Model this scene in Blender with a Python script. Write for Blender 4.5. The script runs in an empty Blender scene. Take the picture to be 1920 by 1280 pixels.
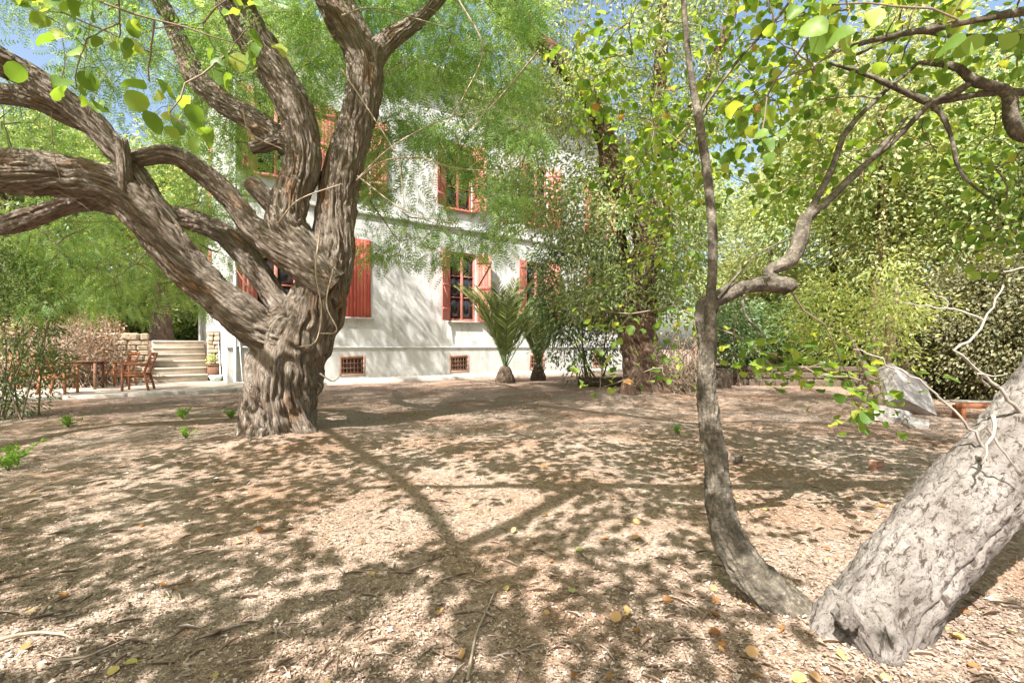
import bpy, math, random
import numpy as np
from mathutils import Vector, Matrix

# ------------------------------------------------------------------ camera, sky, sun, exposure
S = bpy.context.scene
COL = S.collection
H = 1.12            # eye height
F = 907.0           # focal length in pixels of the 1920 px wide photograph
HY = 651.0          # row of the horizon
cam_d = bpy.data.cameras.new('camera'); cam = bpy.data.objects.new('camera', cam_d); COL.objects.link(cam)
cam.location = (0, 0, H); cam.rotation_euler = (math.radians(90), 0, 0)
cam_d.sensor_width = 36; cam_d.lens = 36 * F / 1920; cam_d.shift_y = (HY - 640) / 1920
cam_d.clip_start = 0.05; cam_d.clip_end = 2000
S.camera = cam

SUN_EL = math.radians(50)
SX, SY = -0.46, -0.89
_l = math.hypot(SX, SY); SX /= _l; SY /= _l
SDIR = Vector((SX * math.cos(SUN_EL), SY * math.cos(SUN_EL), math.sin(SUN_EL)))
w = bpy.data.worlds.new('World'); S.world = w; w.use_nodes = True
nt = w.node_tree; nt.nodes.clear()
sky = nt.nodes.new('ShaderNodeTexSky'); sky.sky_type = 'NISHITA'; sky.sun_disc = False
sky.sun_elevation = SUN_EL; sky.sun_rotation = math.atan2(SX, SY); sky.dust_density = 4.0; sky.air_density = 1.2; sky.ozone_density = 0.6
bg = nt.nodes.new('ShaderNodeBackground'); bg.inputs[1].default_value = 0.10
wo = nt.nodes.new('ShaderNodeOutputWorld')
nt.links.new(sky.outputs[0], bg.inputs[0]); nt.links.new(bg.outputs[0], wo.inputs[0])
sun_d = bpy.data.lights.new('sun', 'SUN'); sun_d.energy = 5.0; sun_d.angle = math.radians(0.45); sun_d.color = (1, 0.965, 0.91)
sun = bpy.data.objects.new('sun', sun_d); COL.objects.link(sun); sun.location = (-5, -10, 30)
sun.rotation_euler = SDIR.to_track_quat('Z', 'Y').to_euler()
S.view_settings.view_transform = 'Standard'; S.view_settings.look = 'None'
S.view_settings.exposure = 1.52; S.view_settings.gamma = 1.0; S.view_settings.use_curve_mapping = False
S.render.engine = 'CYCLES'
cy = S.cycles
cy.max_bounces = 6; cy.diffuse_bounces = 3; cy.glossy_bounces = 2; cy.transmission_bounces = 4; cy.transparent_max_bounces = 4
cy.use_denoising = True; cy.use_adaptive_sampling = True; cy.adaptive_threshold = 0.02
cy.sample_clamp_indirect = 6.0; cy.caustics_reflective = False; cy.caustics_refractive = False

rng = np.random.default_rng(7)
random.seed(7)

# ------------------------------------------------------------------ helpers
def P(px, py, d):
    return np.array([(px - 960) / F * d, d, H - (py - HY) / F * d])

def hash2(ix, iy, seed):
    h = (ix.astype(np.int64) * 374761393 + iy.astype(np.int64) * 668265263 + seed * 1274126177) & 0xffffffff
    h = ((h ^ (h >> 13)) * 1103515245) & 0xffffffff
    h = ((h ^ (h >> 15)) * 362437) & 0xffffffff
    return ((h ^ (h >> 16)) & 0xffff) / 65535.0

def vnoise(x, y, seed=0, perx=None):
    x = np.asarray(x, float); y = np.asarray(y, float)
    ix = np.floor(x); iy = np.floor(y); fx = x - ix; fy = y - iy
    fx = fx * fx * (3 - 2 * fx); fy = fy * fy * (3 - 2 * fy)
    ix = ix.astype(np.int64); iy = iy.astype(np.int64); ix1 = ix + 1
    if perx: ix = ix % perx; ix1 = ix1 % perx
    a = hash2(ix, iy, seed); b = hash2(ix1, iy, seed); c = hash2(ix, iy + 1, seed); d = hash2(ix1, iy + 1, seed)
    return (a * (1 - fx) + b * fx) * (1 - fy) + (c * (1 - fx) + d * fx) * fy

def norm(v):
    return v / np.maximum(np.linalg.norm(v, axis=-1, keepdims=True), 1e-9)

def mesh_np(name, verts, faces, uv=None, rnd=None, smooth=False):
    verts = np.asarray(verts, np.float32); faces = np.asarray(faces, np.int32)
    k = faces.shape[1]; m = bpy.data.meshes.new(name)
    m.vertices.add(len(verts)); m.vertices.foreach_set('co', verts.ravel())
    m.loops.add(faces.size); m.loops.foreach_set('vertex_index', faces.ravel())
    m.polygons.add(len(faces))
    m.polygons.foreach_set('loop_start', np.arange(0, faces.size, k, dtype=np.int32))
    if smooth: m.polygons.foreach_set('use_smooth', np.ones(len(faces), bool))
    if uv is not None:
        l = m.uv_layers.new(name='UVMap'); l.data.foreach_set('uv', np.asarray(uv, np.float32)[faces.ravel()].ravel())
    if rnd is not None:
        a = m.attributes.new('rnd', 'FLOAT', 'POINT'); a.data.foreach_set('value', np.asarray(rnd, np.float32))
    m.update(calc_edges=True); m.validate()
    return m

def obj(name, mesh, mat=None, parent=None, label=None, cat=None, group=None, kind=None, loc=None):
    o = bpy.data.objects.new(name, mesh); COL.objects.link(o)
    if mat is not None and mesh is not None and len(mesh.materials) == 0: mesh.materials.append(mat)
    if loc is not None: o.location = loc
    if parent is not None: o.parent = parent
    if label: o['label'] = label
    if cat: o['category'] = cat
    if group: o['group'] = group
    if kind: o['kind'] = kind
    return o

def empty(name, label, cat, loc=(0, 0, 0), rz=0.0, group=None):
    o = obj(name, None, None, None, label, cat, group, None, loc); o.rotation_euler = (0, 0, rz)
    o.empty_display_size = 0.1
    return o

class MB:                                   # collects quads of one part
    def __init__(s): s.v = []; s.f = []
    def quadset(s, V, Fq):
        n = sum(len(a) for a in s.v); s.v.append(np.asarray(V, float)); s.f.append(np.asarray(Fq) + n)
    def box(s, c, size, rot=None, jit=0.0):
        x, y, z = np.array(size) / 2
        V = np.array([[-x, -y, -z], [x, -y, -z], [x, y, -z], [-x, y, -z], [-x, -y, z], [x, -y, z], [x, y, z], [-x, y, z]])
        if jit: V = V + rng.normal(0, jit, V.shape)
        if rot is not None: V = V @ np.array(rot).T
        s.quadset(V + np.array(c), [[0, 3, 2, 1], [4, 5, 6, 7], [0, 1, 5, 4], [1, 2, 6, 5], [2, 3, 7, 6], [3, 0, 4, 7]])
        return s
    def bar(s, a, b, wx, wy, up=(0, 0, 1)):   # box from a to b, section wx by wy
        a = np.array(a, float); b = np.array(b, float); d = b - a; L = np.linalg.norm(d); z = d / L
        x = np.cross(up, z)
        if np.linalg.norm(x) < 1e-3: x = np.cross((0, 1, 0), z)
        x = x / np.linalg.norm(x); y = np.cross(z, x)
        return s.box((a + b) / 2, (wx, wy, L), np.stack([x, y, z], 1))
    def tube(s, path, rad, n=6):
        V, Q, _ = tube(path, rad, n); s.quadset(V, Q); return s
    def mesh(s, name='m', bev=0.0, smooth=False):
        m = mesh_np(name, np.concatenate(s.v), np.concatenate(s.f), smooth=smooth)
        if bev:
            import bmesh
            b = bmesh.new(); b.from_mesh(m)
            bmesh.ops.bevel(b, geom=list(b.edges), offset=bev, segments=1, affect='EDGES')
            b.to_mesh(m); b.free()
        return m

def rotz(a): c, s_ = math.cos(a), math.sin(a); return np.array([[c, -s_, 0], [s_, c, 0], [0, 0, 1]])
def rotx(a): c, s_ = math.cos(a), math.sin(a); return np.array([[1, 0, 0], [0, c, -s_], [0, s_, c]])
def roty(a): c, s_ = math.cos(a), math.sin(a); return np.array([[c, 0, s_], [0, 1, 0], [-s_, 0, c]])

def resample(pts, rad, step):
    pts = np.asarray(pts, float); rad = np.asarray(rad, float)
    n = len(pts); out = []; ro = []
    e = np.vstack([2 * pts[0] - pts[1], pts, 2 * pts[-1] - pts[-2]])
    for i in range(n - 1):
        p0, p1, p2, p3 = e[i], e[i + 1], e[i + 2], e[i + 3]
        k = max(2, int(np.linalg.norm(p2 - p1) / step)); t = np.linspace(0, 1, k, endpoint=False)[:, None]
        out.append(.5 * (2 * p1 + (p2 - p0) * t + (2 * p0 - 5 * p1 + 4 * p2 - p3) * t ** 2 + (3 * p1 - p0 - 3 * p2 + p3) * t ** 3))
        tt = t[:, 0]; tt = tt * tt * (3 - 2 * tt); ro.append(rad[i] + (rad[i + 1] - rad[i]) * tt)
    out.append(pts[-1:]); ro.append(rad[-1:])
    return np.vstack(out), np.concatenate(ro)

def frames_along(p):
    t = norm(np.gradient(p, axis=0)); a = np.array([0, 0, 1.0]) if abs(t[0][2]) < .9 else np.array([1.0, 0, 0])
    n = np.cross(t[0], a); n /= np.linalg.norm(n); N = []
    for i in range(len(p)):
        n = n - t[i] * n.dot(t[i]); n = n / max(np.linalg.norm(n), 1e-9); N.append(n)
    N = np.array(N); return t, N, np.cross(t, N)

def tube(p, r, n=6, disp=None, cap=True):
    p = np.asarray(p, float); r = np.asarray(r, float)
    t, N, B = frames_along(p); m = len(p)
    wrap = disp is not None
    k = n + 1 if wrap else n
    th = np.arange(k) / n
    u = np.concatenate([[0], np.cumsum(np.linalg.norm(np.diff(p, axis=0), axis=1))])
    R = np.repeat(r[:, None], k, 1)
    if disp is not None:
        R = R + disp(th[None, :] % 1.0 + 0 * u[:, None], u[:, None] + 0 * th[None, :], R)
    ang = 2 * np.pi * th
    V = p[:, None, :] + R[..., None] * (np.cos(ang)[None, :, None] * N[:, None, :] + np.sin(ang)[None, :, None] * B[:, None, :])
    V = V.reshape(-1, 3)
    i = np.arange(m - 1)[:, None] * k; j = np.arange(n)[None, :]; j2 = (j + 1) if wrap else (j + 1) % n
    Q = np.stack([i + j, i + j2, i + k + j2, i + k + j], -1).reshape(-1, 4)
    uv = np.stack([((th[None, :] + (.1 * u[:, None] if wrap else 0)) * 2 * np.pi * r.mean() + 0 * u[:, None]).ravel(), np.repeat(u, k)], 1)
    if cap:                                  # close the far end with a small fan folded to a point ring
        c = len(V); V = np.vstack([V, p[-1] + t[-1] * r[-1] * .25]); uv = np.vstack([uv, [0, u[-1]]])
        b = (m - 1) * k
        jj = np.arange(0, n - 1, 2)
        Q = np.vstack([Q, np.stack([b + jj, b + jj + 1, b + (jj + 2 if wrap else (jj + 2) % n), np.full(len(jj), c)], 1)])
    return V, Q, uv

# leaf templates: (vertices, triangles), leaf axis along +X, upper face +Z
def t_round(k=10):
    a = np.linspace(0, 2 * np.pi, k, endpoint=False) + np.pi / k
    r = .5 * (1 - .2 * np.exp(-((a - np.pi) / .4) ** 2) + .10 * np.exp(-(np.minimum(a, 2 * np.pi - a) / .5) ** 2))
    x = .5 + r * np.cos(a); y = r * 1.04 * np.sin(a); z = .30 * np.abs(y) - .45 * (x - .45) ** 2 + .05 * np.sin(3 * a)
    V = np.vstack([[[.42, 0, -.02]], np.stack([x, y, z], 1), [[-.45, .012, .10], [-.45, -.012, .10]]])
    Fc = [[0, 1 + i, 1 + (i + 1) % k] for i in range(k)] + [[0, k + 1, k + 2]]
    return V, np.array(Fc)
def t_lance(wd=.16, droop=.15):
    V = np.array([[0, 0, 0], [.45, wd, .04], [1, 0, -droop], [.45, -wd, .04], [.45, 0, -.02]])
    return V, np.array([[0, 4, 1], [1, 4, 2], [2, 4, 3], [3, 4, 0]])
def t_rhomb(wd=.3):
    V = np.array([[0, 0, 0], [.5, wd, .08], [1, 0, -.08], [.5, -wd, .08]])
    return V, np.array([[0, 2, 1], [0, 3, 2]])
def t_chip():
    return np.array([[0, -.06, 0], [.62, .36, .08], [1, -.2, -.05]]), np.array([[0, 2, 1]])
def t_frond(pairs=6, ln=.27, wd=.062, droop=.25):
    V = []; Fc = []
    for i in range(pairs):
        x = .12 + .86 * i / (pairs - 1); z = -droop * x * x; L = ln * (1 - .55 * abs(2 * i / (pairs - 1) - .75))
        for sg in (-1, 1):
            b = len(V); a = np.array([x, 0, z]); d = np.array([.42, sg * .9, -.18]) * L; sd = np.array([wd * .8, 0, -.01])
            V += [a - sd + d * .12, a + sd + d * .12, a + d]
            Fc += [[b, b + 1, b + 2]] if sg > 0 else [[b, b + 2, b + 1]]
    b = len(V); V += [np.array([0, -.006, 0]), np.array([0, .006, 0]), np.array([1, 0, -droop])]; Fc += [[b, b + 2, b + 1]]
    return np.array(V), np.array(Fc)

def inst(tpl, pos, d, up, size, rnd):
    tv, tf = tpl; n = len(pos)
    x = norm(d); y = norm(np.cross(up, x)); z = np.cross(x, y)
    R = np.stack([x, y, z], -1)
    V = np.einsum('nij,kj->nki', R, tv) * np.asarray(size)[:, None, None] + pos[:, None, :]
    Fc = tf[None] + (np.arange(n) * len(tv))[:, None, None]
    return V.reshape(-1, 3), Fc.reshape(-1, 3), np.repeat(rnd, len(tv))

def leaf_mesh(name, tpl, pos, d, up, size, rnd):
    V, Fc, R = inst(tpl, pos, d, up, size, rnd)
    return mesh_np(name, V, Fc, rnd=R)

# ------------------------------------------------------------------ materials
class NT:
    def __init__(s, name):
        s.m = bpy.data.materials.new(name); s.m.use_nodes = True; s.t = s.m.node_tree; s.t.nodes.clear()
        s.out = s.n('ShaderNodeOutputMaterial')
    def n(s, kind, **kw):
        x = s.t.nodes.new(kind)
        for k, v in kw.items():
            if k.startswith('i_'):
                key = k[2:]; key = int(key) if key.isdigit() else key.replace('_', ' ')
                x.inputs[key].default_value = v
            else: setattr(x, k, v)
        return x
    def l(s, a, b): s.t.links.new(a, b)
    def ramp(s, fac, stops, interp='LINEAR'):
        r = s.n('ShaderNodeValToRGB'); e = r.color_ramp.elements; r.color_ramp.interpolation = interp
        while len(e) < len(stops): e.new(.5)
        for el, (p, c) in zip(e, stops): el.position = p; el.color = (*c, 1) if len(c) == 3 else c
        s.l(fac, r.inputs[0]); return r.outputs[0]
    def noise(s, vec, scale, detail=5, rough=.6, dist=0.0):
        x = s.n('ShaderNodeTexNoise', i_Scale=scale, i_Detail=detail, i_Roughness=rough, i_Distortion=dist)
        if vec is not None: s.l(vec, x.inputs['Vector'])
        return x.outputs['Fac']
    def mapping(s, vec, scale=(1, 1, 1)):
        x = s.n('ShaderNodeMapping'); x.inputs['Scale'].default_value = scale; s.l(vec, x.inputs['Vector']); return x.outputs[0]
    def mix(s, fac, a, b, blend='MIX'):
        x = s.n('ShaderNodeMix', data_type='RGBA', blend_type=blend)
        for v, i in ((fac, 0), (a, 6), (b, 7)):
            if hasattr(v, 'is_output'): s.l(v, x.inputs[i])
            elif i == 0: x.inputs[0].default_value = v
            else: x.inputs[i].default_value = (*v, 1)
        return x.outputs[2]
    def bump(s, h, strength=.5, dist=.02, prev=None):
        b = s.n('ShaderNodeBump', i_Strength=strength, i_Distance=dist); s.l(h, b.inputs['Height'])
        if prev is not None: s.l(prev, b.inputs['Normal'])
        return b.outputs[0]
    def principled(s, col, rough=.8, spec=.3, normal=None, metal=0.0):
        p = s.n('ShaderNodeBsdfPrincipled', i_Roughness=rough, i_Metallic=metal); p.inputs['Specular IOR Level'].default_value = spec
        if hasattr(col, 'is_output'): s.l(col, p.inputs['Base Color'])
        else: p.inputs['Base Color'].default_value = (*col, 1)
        if normal is not None: s.l(normal, p.inputs['Normal'])
        return p.outputs[0]
    def done(s, sh): s.l(sh, s.out.inputs[0]); return s.m

def M_leaf(name, stops, trans=.42, rough=.45, tint=(1.75, 1.5, .8)):
    N = NT(name); a = N.n('ShaderNodeAttribute', attribute_name='rnd')
    stops = [(q, tuple((1.05 if name == 'round_leaf' else 1.42) * (.82 * v + .18 * (.3 * k_[0] + .6 * k_[1] + .1 * k_[2])) for v in k_)) for q, k_ in stops] if name.endswith('leaf') and trans > .26 else stops
    c = N.ramp(a.outputs['Fac'], stops)
    p = N.principled(c, rough, .35)
    tc = N.mix(1.0, c, tint, 'MULTIPLY')
    t = N.n('ShaderNodeBsdfTranslucent'); N.l(tc, t.inputs[0])
    mx = N.n('ShaderNodeMixShader', i_0=trans); N.l(p, mx.inputs[1]); N.l(t.outputs[0], mx.inputs[2])
    return N.done(mx.outputs[0])

def M_bark(name, cols, streak=(9, 1.1, 1), bump=.6, patch=None, dist=.02, fine=30):
    N = NT(name); uv = N.n('ShaderNodeUVMap').outputs[0]; g = N.n('ShaderNodeNewGeometry')
    v = N.mapping(uv, streak); n1 = N.noise(v, 3.0, 8, .7, .5)
    n2 = N.noise(N.mapping(uv, (streak[0] * 3, streak[1] * 2, 1)), 5.0, 4, .7)
    h = N.mix(.45, n1, n2)
    c = N.ramp(h, [(.36, cols[0]), (.46, cols[1]), (.55, cols[2]), (.66, cols[3])])
    if patch:
        pn = N.noise(N.mapping(uv, (1.4, .5, 1)), 2.2, 5, .65)
        c = N.mix(N.ramp(pn, [(.54, (0, 0, 0)), (.68, (1, 1, 1))]), c, patch, 'MULTIPLY')
    n3 = N.noise(N.mapping(uv, (streak[0] * 2.2, streak[1] * 1.3, 1)), 3.0, 6, .75, .8)
    lc = N.ramp(N.noise(g.outputs['Position'], 5.5, 7, .72), [(.56, (0, 0, 0)), (.66, (.55, .55, .55))])
    c = N.mix(lc, c, tuple(.25 * cols[2][k] + .75 * cols[3][k] for k in range(3)))
    b = N.bump(h, bump, dist); b = N.bump(N.ramp(n3, [(.4, (0, 0, 0)), (.52, (1, 1, 1))]), bump, dist * .8, b); b = N.bump(N.noise(g.outputs['Position'], fine, 4), .3, .006, b)
    return N.done(N.principled(c, .85, .2, b))

def M_plain(name, c1, c2, scale=8, rough=.7, bump=.15, spec=.3, metal=0.0):
    N = NT(name); g = N.n('ShaderNodeTexCoord').outputs['Object']
    n = N.noise(g, scale, 6, .65)
    return N.done(N.principled(N.mix(N.ramp(n, [(.3, (0, 0, 0)), (.7, (1, 1, 1))]), c1, c2), rough, spec, N.bump(n, bump, .01), metal))

def m_ground():
    N = NT('leaf_mould'); g = N.n('ShaderNodeNewGeometry').outputs['Position']
    big = N.noise(g, .7, 5, .6); mid = N.noise(g, 7, 6, .7); fine = N.noise(g, 60, 5, .75)
    vor = N.n('ShaderNodeTexVoronoi', i_Scale=55.0, feature='F1'); N.l(g, vor.inputs['Vector'])
    vf = N.n('ShaderNodeTexVoronoi', i_Scale=120.0); N.l(g, vf.inputs['Vector'])
    c = N.ramp(N.mix(.5, mid, fine), [(.3, (.09, .068, .054)), (.45, (.22, .17, .135)), (.58, (.35, .28, .23)), (.72, (.5, .425, .365))])
    c2 = N.ramp(vor.outputs['Color'], [(.1, (.11, .08, .06)), (.4, (.29, .225, .175)), (.7, (.43, .35, .285)), (.95, (.58, .515, .46))])
    c = N.mix(.5, c, c2)
    c = N.mix(N.ramp(big, [(.42, (0, 0, 0)), (.62, (1, 1, 1))]), c, N.mix(1.0, c, (.86, .73, .63), 'MULTIPLY'))
    c = N.mix(1.0, c, (.98, .925, .90), 'MULTIPLY')
    h = N.mix(.5, N.mix(.5, fine, vor.outputs['Distance']), vf.outputs['Distance'])
    b = N.bump(h, .9, .012)
    return N.done(N.principled(c, .9, .15, b))

def m_plaster():
    N = NT('old_white_plaster'); tc = N.n('ShaderNodeTexCoord').outputs['Object']; sp = N.n('ShaderNodeSeparateXYZ'); N.l(tc, sp.inputs[0])
    a = N.noise(tc, .9, 7, .68, .4); b_ = N.noise(N.mapping(tc, (1, 1, .28)), 2.4, 7, .72, .3); f = N.noise(tc, 14, 5, .7)
    c = N.ramp(a, [(.3, (.42, .42, .41)), (.5, (.54, .54, .53)), (.7, (.61, .61, .60))])
    st = N.ramp(b_, [(.5, (0, 0, 0)), (.64, (1, 1, 1))])
    c = N.mix(N.mix(.85, (0, 0, 0), st), c, (.34, .335, .32))
    # rising damp: grey blotches low on the wall
    hz = N.n('ShaderNodeMapRange', i_1=.0, i_2=1.5, i_3=.85, i_4=.0); N.l(sp.outputs[2], hz.inputs[0])
    ad = N.n('ShaderNodeMath', operation='MULTIPLY'); N.l(hz.outputs[0], ad.inputs[0]); N.l(N.ramp(N.noise(tc, 1.7, 8, .75, .6), [(.36, (0, 0, 0)), (.62, (1, 1, 1))]), ad.inputs[1])
    c = N.mix(ad.outputs[0], c, (.36, .34, .30))
    c = N.mix(N.ramp(f, [(.66, (0, 0, 0)), (.78, (.5, .5, .5))]), c, (.45, .42, .38))
    return N.done(N.principled(c, .9, .15, N.bump(N.mix(.5, a, f), .35, .015)))

def m_pale_bark():
    N = NT('pale_speckled_bark'); uv = N.n('ShaderNodeUVMap').outputs[0]; g = N.n('ShaderNodeNewGeometry').outputs['Position']
    n1 = N.noise(N.mapping(uv, (1, .55, 1)), 38, 6, .75, .6); n2 = N.noise(g, 95, 4, .75, .4); big = N.noise(g, 5, 5, .65)
    vo = N.n('ShaderNodeTexVoronoi', i_Scale=34.0, feature='DISTANCE_TO_EDGE'); N.l(N.mix(.06, N.mapping(uv, (1.0, .55, 1)), N.n('ShaderNodeTexNoise', i_Scale=18.0).outputs['Color']), vo.inputs['Vector'])
    c = N.ramp(big, [(.3, (.13, .112, .098)), (.5, (.205, .18, .162)), (.7, (.29, .262, .24))])
    c = N.mix(N.ramp(n1, [(.40, (0, 0, 0)), (.48, (1, 1, 1))]), (.055, .042, .034), c)
    c = N.mix(N.ramp(n2, [(.36, (0, 0, 0)), (.46, (1, 1, 1))]), (.085, .07, .06), c)
    ed = N.ramp(vo.outputs['Distance'], [(.0, (0, 0, 0)), (.06, (1, 1, 1))])
    c = N.mix(N.mix(.18, (1, 1, 1), ed), (.08, .06, .05), c)
    b = N.bump(ed, .15, .005); b = N.bump(n1, .9, .012, b); b = N.bump(n2, .6, .006, b)
    return N.done(N.principled(c, .92, .12, b))

def m_stem_bark():
    N = NT('grey_smooth_bark'); uv = N.n('ShaderNodeUVMap').outputs[0]; g = N.n('ShaderNodeNewGeometry').outputs['Position']
    n1 = N.noise(g, 14, 6, .7, .3); n2 = N.noise(N.mapping(uv, (12, 60, 1)), 1.0, 4, .7)
    n4 = N.noise(g, 55, 4, .7, .3)
    c = N.ramp(N.mix(.45, n1, n4), [(.36, (.04, .034, .026)), (.5, (.10, .086, .066)), (.64, (.24, .205, .165))])
    return N.done(N.principled(c, .9, .15, N.bump(N.mix(.5, n4, n2), .9, .012)))

def m_stone(name, c1, c2, c3):
    N = NT(name); g = N.n('ShaderNodeTexCoord').outputs['Object']; oi = N.n('ShaderNodeObjectInfo')
    n = N.noise(g, 6, 7, .7); f = N.noise(g, 40, 4, .7)
    c = N.ramp(N.mix(.4, n, f), [(.32, c1), (.5, c2), (.7, c3)])
    c = N.mix(N.ramp(oi.outputs['Random'], [(0, (.65, .65, .65)), (1, (0, 0, 0))]), c, N.mix(1.0, c, (.62, .56, .48), 'MULTIPLY'))
    return N.done(N.principled(c, .9, .2, N.bump(N.mix(.5, n, f), .6, .02)))

def m_paint(name, c1, c2, worn):
    N = NT(name); g = N.n('ShaderNodeTexCoord').outputs['Object']; oi = N.n('ShaderNodeObjectInfo')
    n = N.noise(N.mapping(g, (6, 6, .8)), 2.5, 6, .7); f = N.noise(N.mapping(g, (30, 30, 3)), 2, 4, .7)
    c = N.mix(N.ramp(n, [(.35, (0, 0, 0)), (.65, (1, 1, 1))]), c1, c2)
    c = N.mix(N.ramp(oi.outputs['Random'], [(0, (0, 0, 0)), (1, (.6, .6, .6))]), c, worn)
    c = N.mix(N.ramp(f, [(.62, (0, 0, 0)), (.74, (.7, .7, .7))]), c, worn)
    return N.done(N.principled(c, .65, .3, N.bump(f, .2, .004)))

MAT = dict(
    ground=m_ground(), plaster=m_plaster(), palebark=m_pale_bark(), stembark=m_stem_bark(),
    bark_a=M_bark('stringy_brown_bark', [(.06, .044, .033), (.22, .165, .122), (.40, .33, .27), (.6, .545, .49)], (20, 1.1, 1), .9, (1.08, .76, .52), .04),
    bark_b=M_bark('reddish_peeling_bark', [(.05, .03, .02), (.18, .11, .075), (.30, .205, .15), (.44, .36, .295)], (12, .8, 1), .9, (1.1, .72, .48), .05),
    bark_bg=M_bark('brown_background_bark', [(.05, .035, .025), (.14, .095, .07), (.22, .16, .12), (.33, .26, .21)], (6, .8, 1), .7, None, .03),
    bark_pale=M_bark('tan_shrub_bark', [(.10, .075, .05), (.24, .18, .13), (.38, .30, .23), (.5, .42, .34)], (6, .8, 1), .6, None, .02),
    twig=M_plain('twig_bark', (.15, .115, .085), (.28, .22, .165), 9, .85, .2),
    pale_twig=M_plain('bare_pale_twig', (.24, .21, .18), (.38, .34, .30), 12, .85, .2),
    vine=M_plain('dry_vine', (.28, .21, .15), (.42, .34, .26), 9, .85, .2),
    feather=M_leaf('feathery_leaf', [(0, (.065, .15, .035)), (.35, (.12, .24, .055)), (.7, (.19, .315, .08)), (.94, (.28, .39, .125)), (1, (.40, .40, .15))], .52),
    round_=M_leaf('round_leaf', [(0, (.075, .17, .015)), (.4, (.135, .26, .02)), (.8, (.21, .34, .03)), (.95, (.29, .37, .04)), (1, (.40, .22, .05))], .55, .45, (2.1, 1.8, .7)),
    lance=M_leaf('hanging_long_leaf', [(0, (.08, .14, .05)), (.4, (.16, .23, .08)), (.75, (.27, .33, .125)), (.95, (.40, .40, .19)), (1, (.42, .31, .17))], .42),
    laurel=M_leaf('glossy_laurel_leaf', [(0, (.045, .095, .035)), (.5, (.095, .165, .06)), (.85, (.18, .25, .10)), (1, (.3, .33, .16))], .34, .35),
    bg_green=M_leaf('fresh_tree_leaf', [(0, (.10, .165, .05)), (.4, (.19, .28, .085)), (.8, (.31, .38, .14)), (1, (.46, .47, .24))], .45),
    bg_olive=M_leaf('olive_tree_leaf', [(0, (.11, .145, .055)), (.4, (.21, .26, .095)), (.8, (.33, .37, .15)), (1, (.46, .44, .23))], .42),
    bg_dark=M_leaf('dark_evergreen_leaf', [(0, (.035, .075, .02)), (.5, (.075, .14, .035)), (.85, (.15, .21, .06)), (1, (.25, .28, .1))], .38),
    yellow=M_leaf('yellow_green_leaf', [(0, (.12, .2, .03)), (.4, (.24, .32, .045)), (.8, (.34, .38, .08)), (1, (.42, .40, .12))], .45),
    hedge=M_leaf('dusty_hedge_leaf', [(0, (.045, .055, .022)), (.4, (.10, .105, .042)), (.7, (.17, .165, .075)), (1, (.28, .25, .13))], .32),
    dry=M_leaf('withered_leaf', [(0, (.16, .10, .06)), (.4, (.30, .2, .125)), (.8, (.43, .31, .215)), (1, (.5, .3, .15))], .25, .7, (1.1, .9, .7)),
    palm=M_leaf('palm_leaflet', [(0, (.16, .24, .10)), (.5, (.30, .39, .18)), (1, (.5, .56, .34))], .4),
    weed=M_leaf('fresh_weed', [(0, (.10, .24, .03)), (1, (.26, .42, .06))], .5),
    litter=M_leaf('dry_litter', [(0, (.06, .041, .03)), (.3, (.19, .13, .092)), (.6, (.35, .26, .197)), (.85, (.54, .445, .375)), (.97, (.67, .59, .53)), (1, (.45, .20, .08))], .1, .8, (1, .9, .7)),
    fallen=M_leaf('fallen_leaf', [(0, (.20, .085, .03)), (.35, (.42, .20, .07)), (.65, (.5, .33, .16)), (.85, (.5, .42, .12)), (1, (.3, .36, .2))], .25, .6, (1.1, .9, .6)),
    shutter=m_paint('faded_red_paint', (.38, .10, .075), (.47, .155, .12), (.54, .28, .23)),
    shutter_dark=m_paint('deep_red_paint', (.36, .055, .04), (.42, .08, .055), (.45, .14, .10)),
    grille=M_plain('rusty_iron', (.09, .05, .035), (.2, .11, .07), 20, .8, .2),
    brickdark=M_plain('brick_infill', (.12, .065, .045), (.24, .13, .09), 6, .9, .4),
    glass=M_plain('dark_window_glass', (.012, .014, .016), (.025, .028, .03), 2, .08, 0, .5),
    concrete=M_plain('old_concrete', (.33, .30, .27), (.47, .44, .40), 3, .9, .3),
    paving=M_plain('dusty_paving', (.30, .245, .20), (.43, .36, .30), 2.5, .9, .3),
    step=M_plain('pale_step_stone', (.36, .31, .255), (.50, .44, .37), 4, .85, .25),
    stone=m_stone('field_stone', (.30, .23, .16), (.46, .38, .29), (.60, .53, .44)),
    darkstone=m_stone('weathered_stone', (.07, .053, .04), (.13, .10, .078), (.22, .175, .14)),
    whitestone=m_stone('white_broken_stone', (.22, .20, .185), (.36, .335, .315), (.48, .455, .435)),
    mortar=M_plain('earthy_mortar', (.20, .155, .115), (.32, .26, .20), 9, .95, .4),
    wood=m_paint('red_brown_wood', (.23, .068, .028), (.31, .11, .048), (.36, .18, .10)),
    darkwood=m_paint('dark_table_wood', (.10, .045, .028), (.16, .07, .04), (.22, .12, .08)),
    log=M_bark('log_bark', [(.04, .028, .02), (.10, .07, .05), (.17, .12, .09), (.26, .2, .16)], (6, 1, 1), .8),
    cut=M_plain('fresh_cut_wood', (.48, .22, .07), (.58, .33, .13), 14, .8, .3),
    plastic_blue=M_plain('pale_blue_plastic', (.45, .58, .60), (.55, .66, .66), 5, .5, .05),
    metal=M_plain('grey_metal_pole', (.42, .42, .41), (.55, .55, .53), 10, .45, .05, .5, .6),
    terracotta=M_plain('terracotta', (.30, .13, .075), (.38, .18, .11), 8, .85, .2),
    brick=M_plain('red_brick', (.36, .19, .14), (.44, .26, .2), 14, .9, .3),
    pipe=M_plain('grey_white_pipe', (.52, .54, .56), (.62, .64, .66), 4, .5, .05),
)

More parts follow.
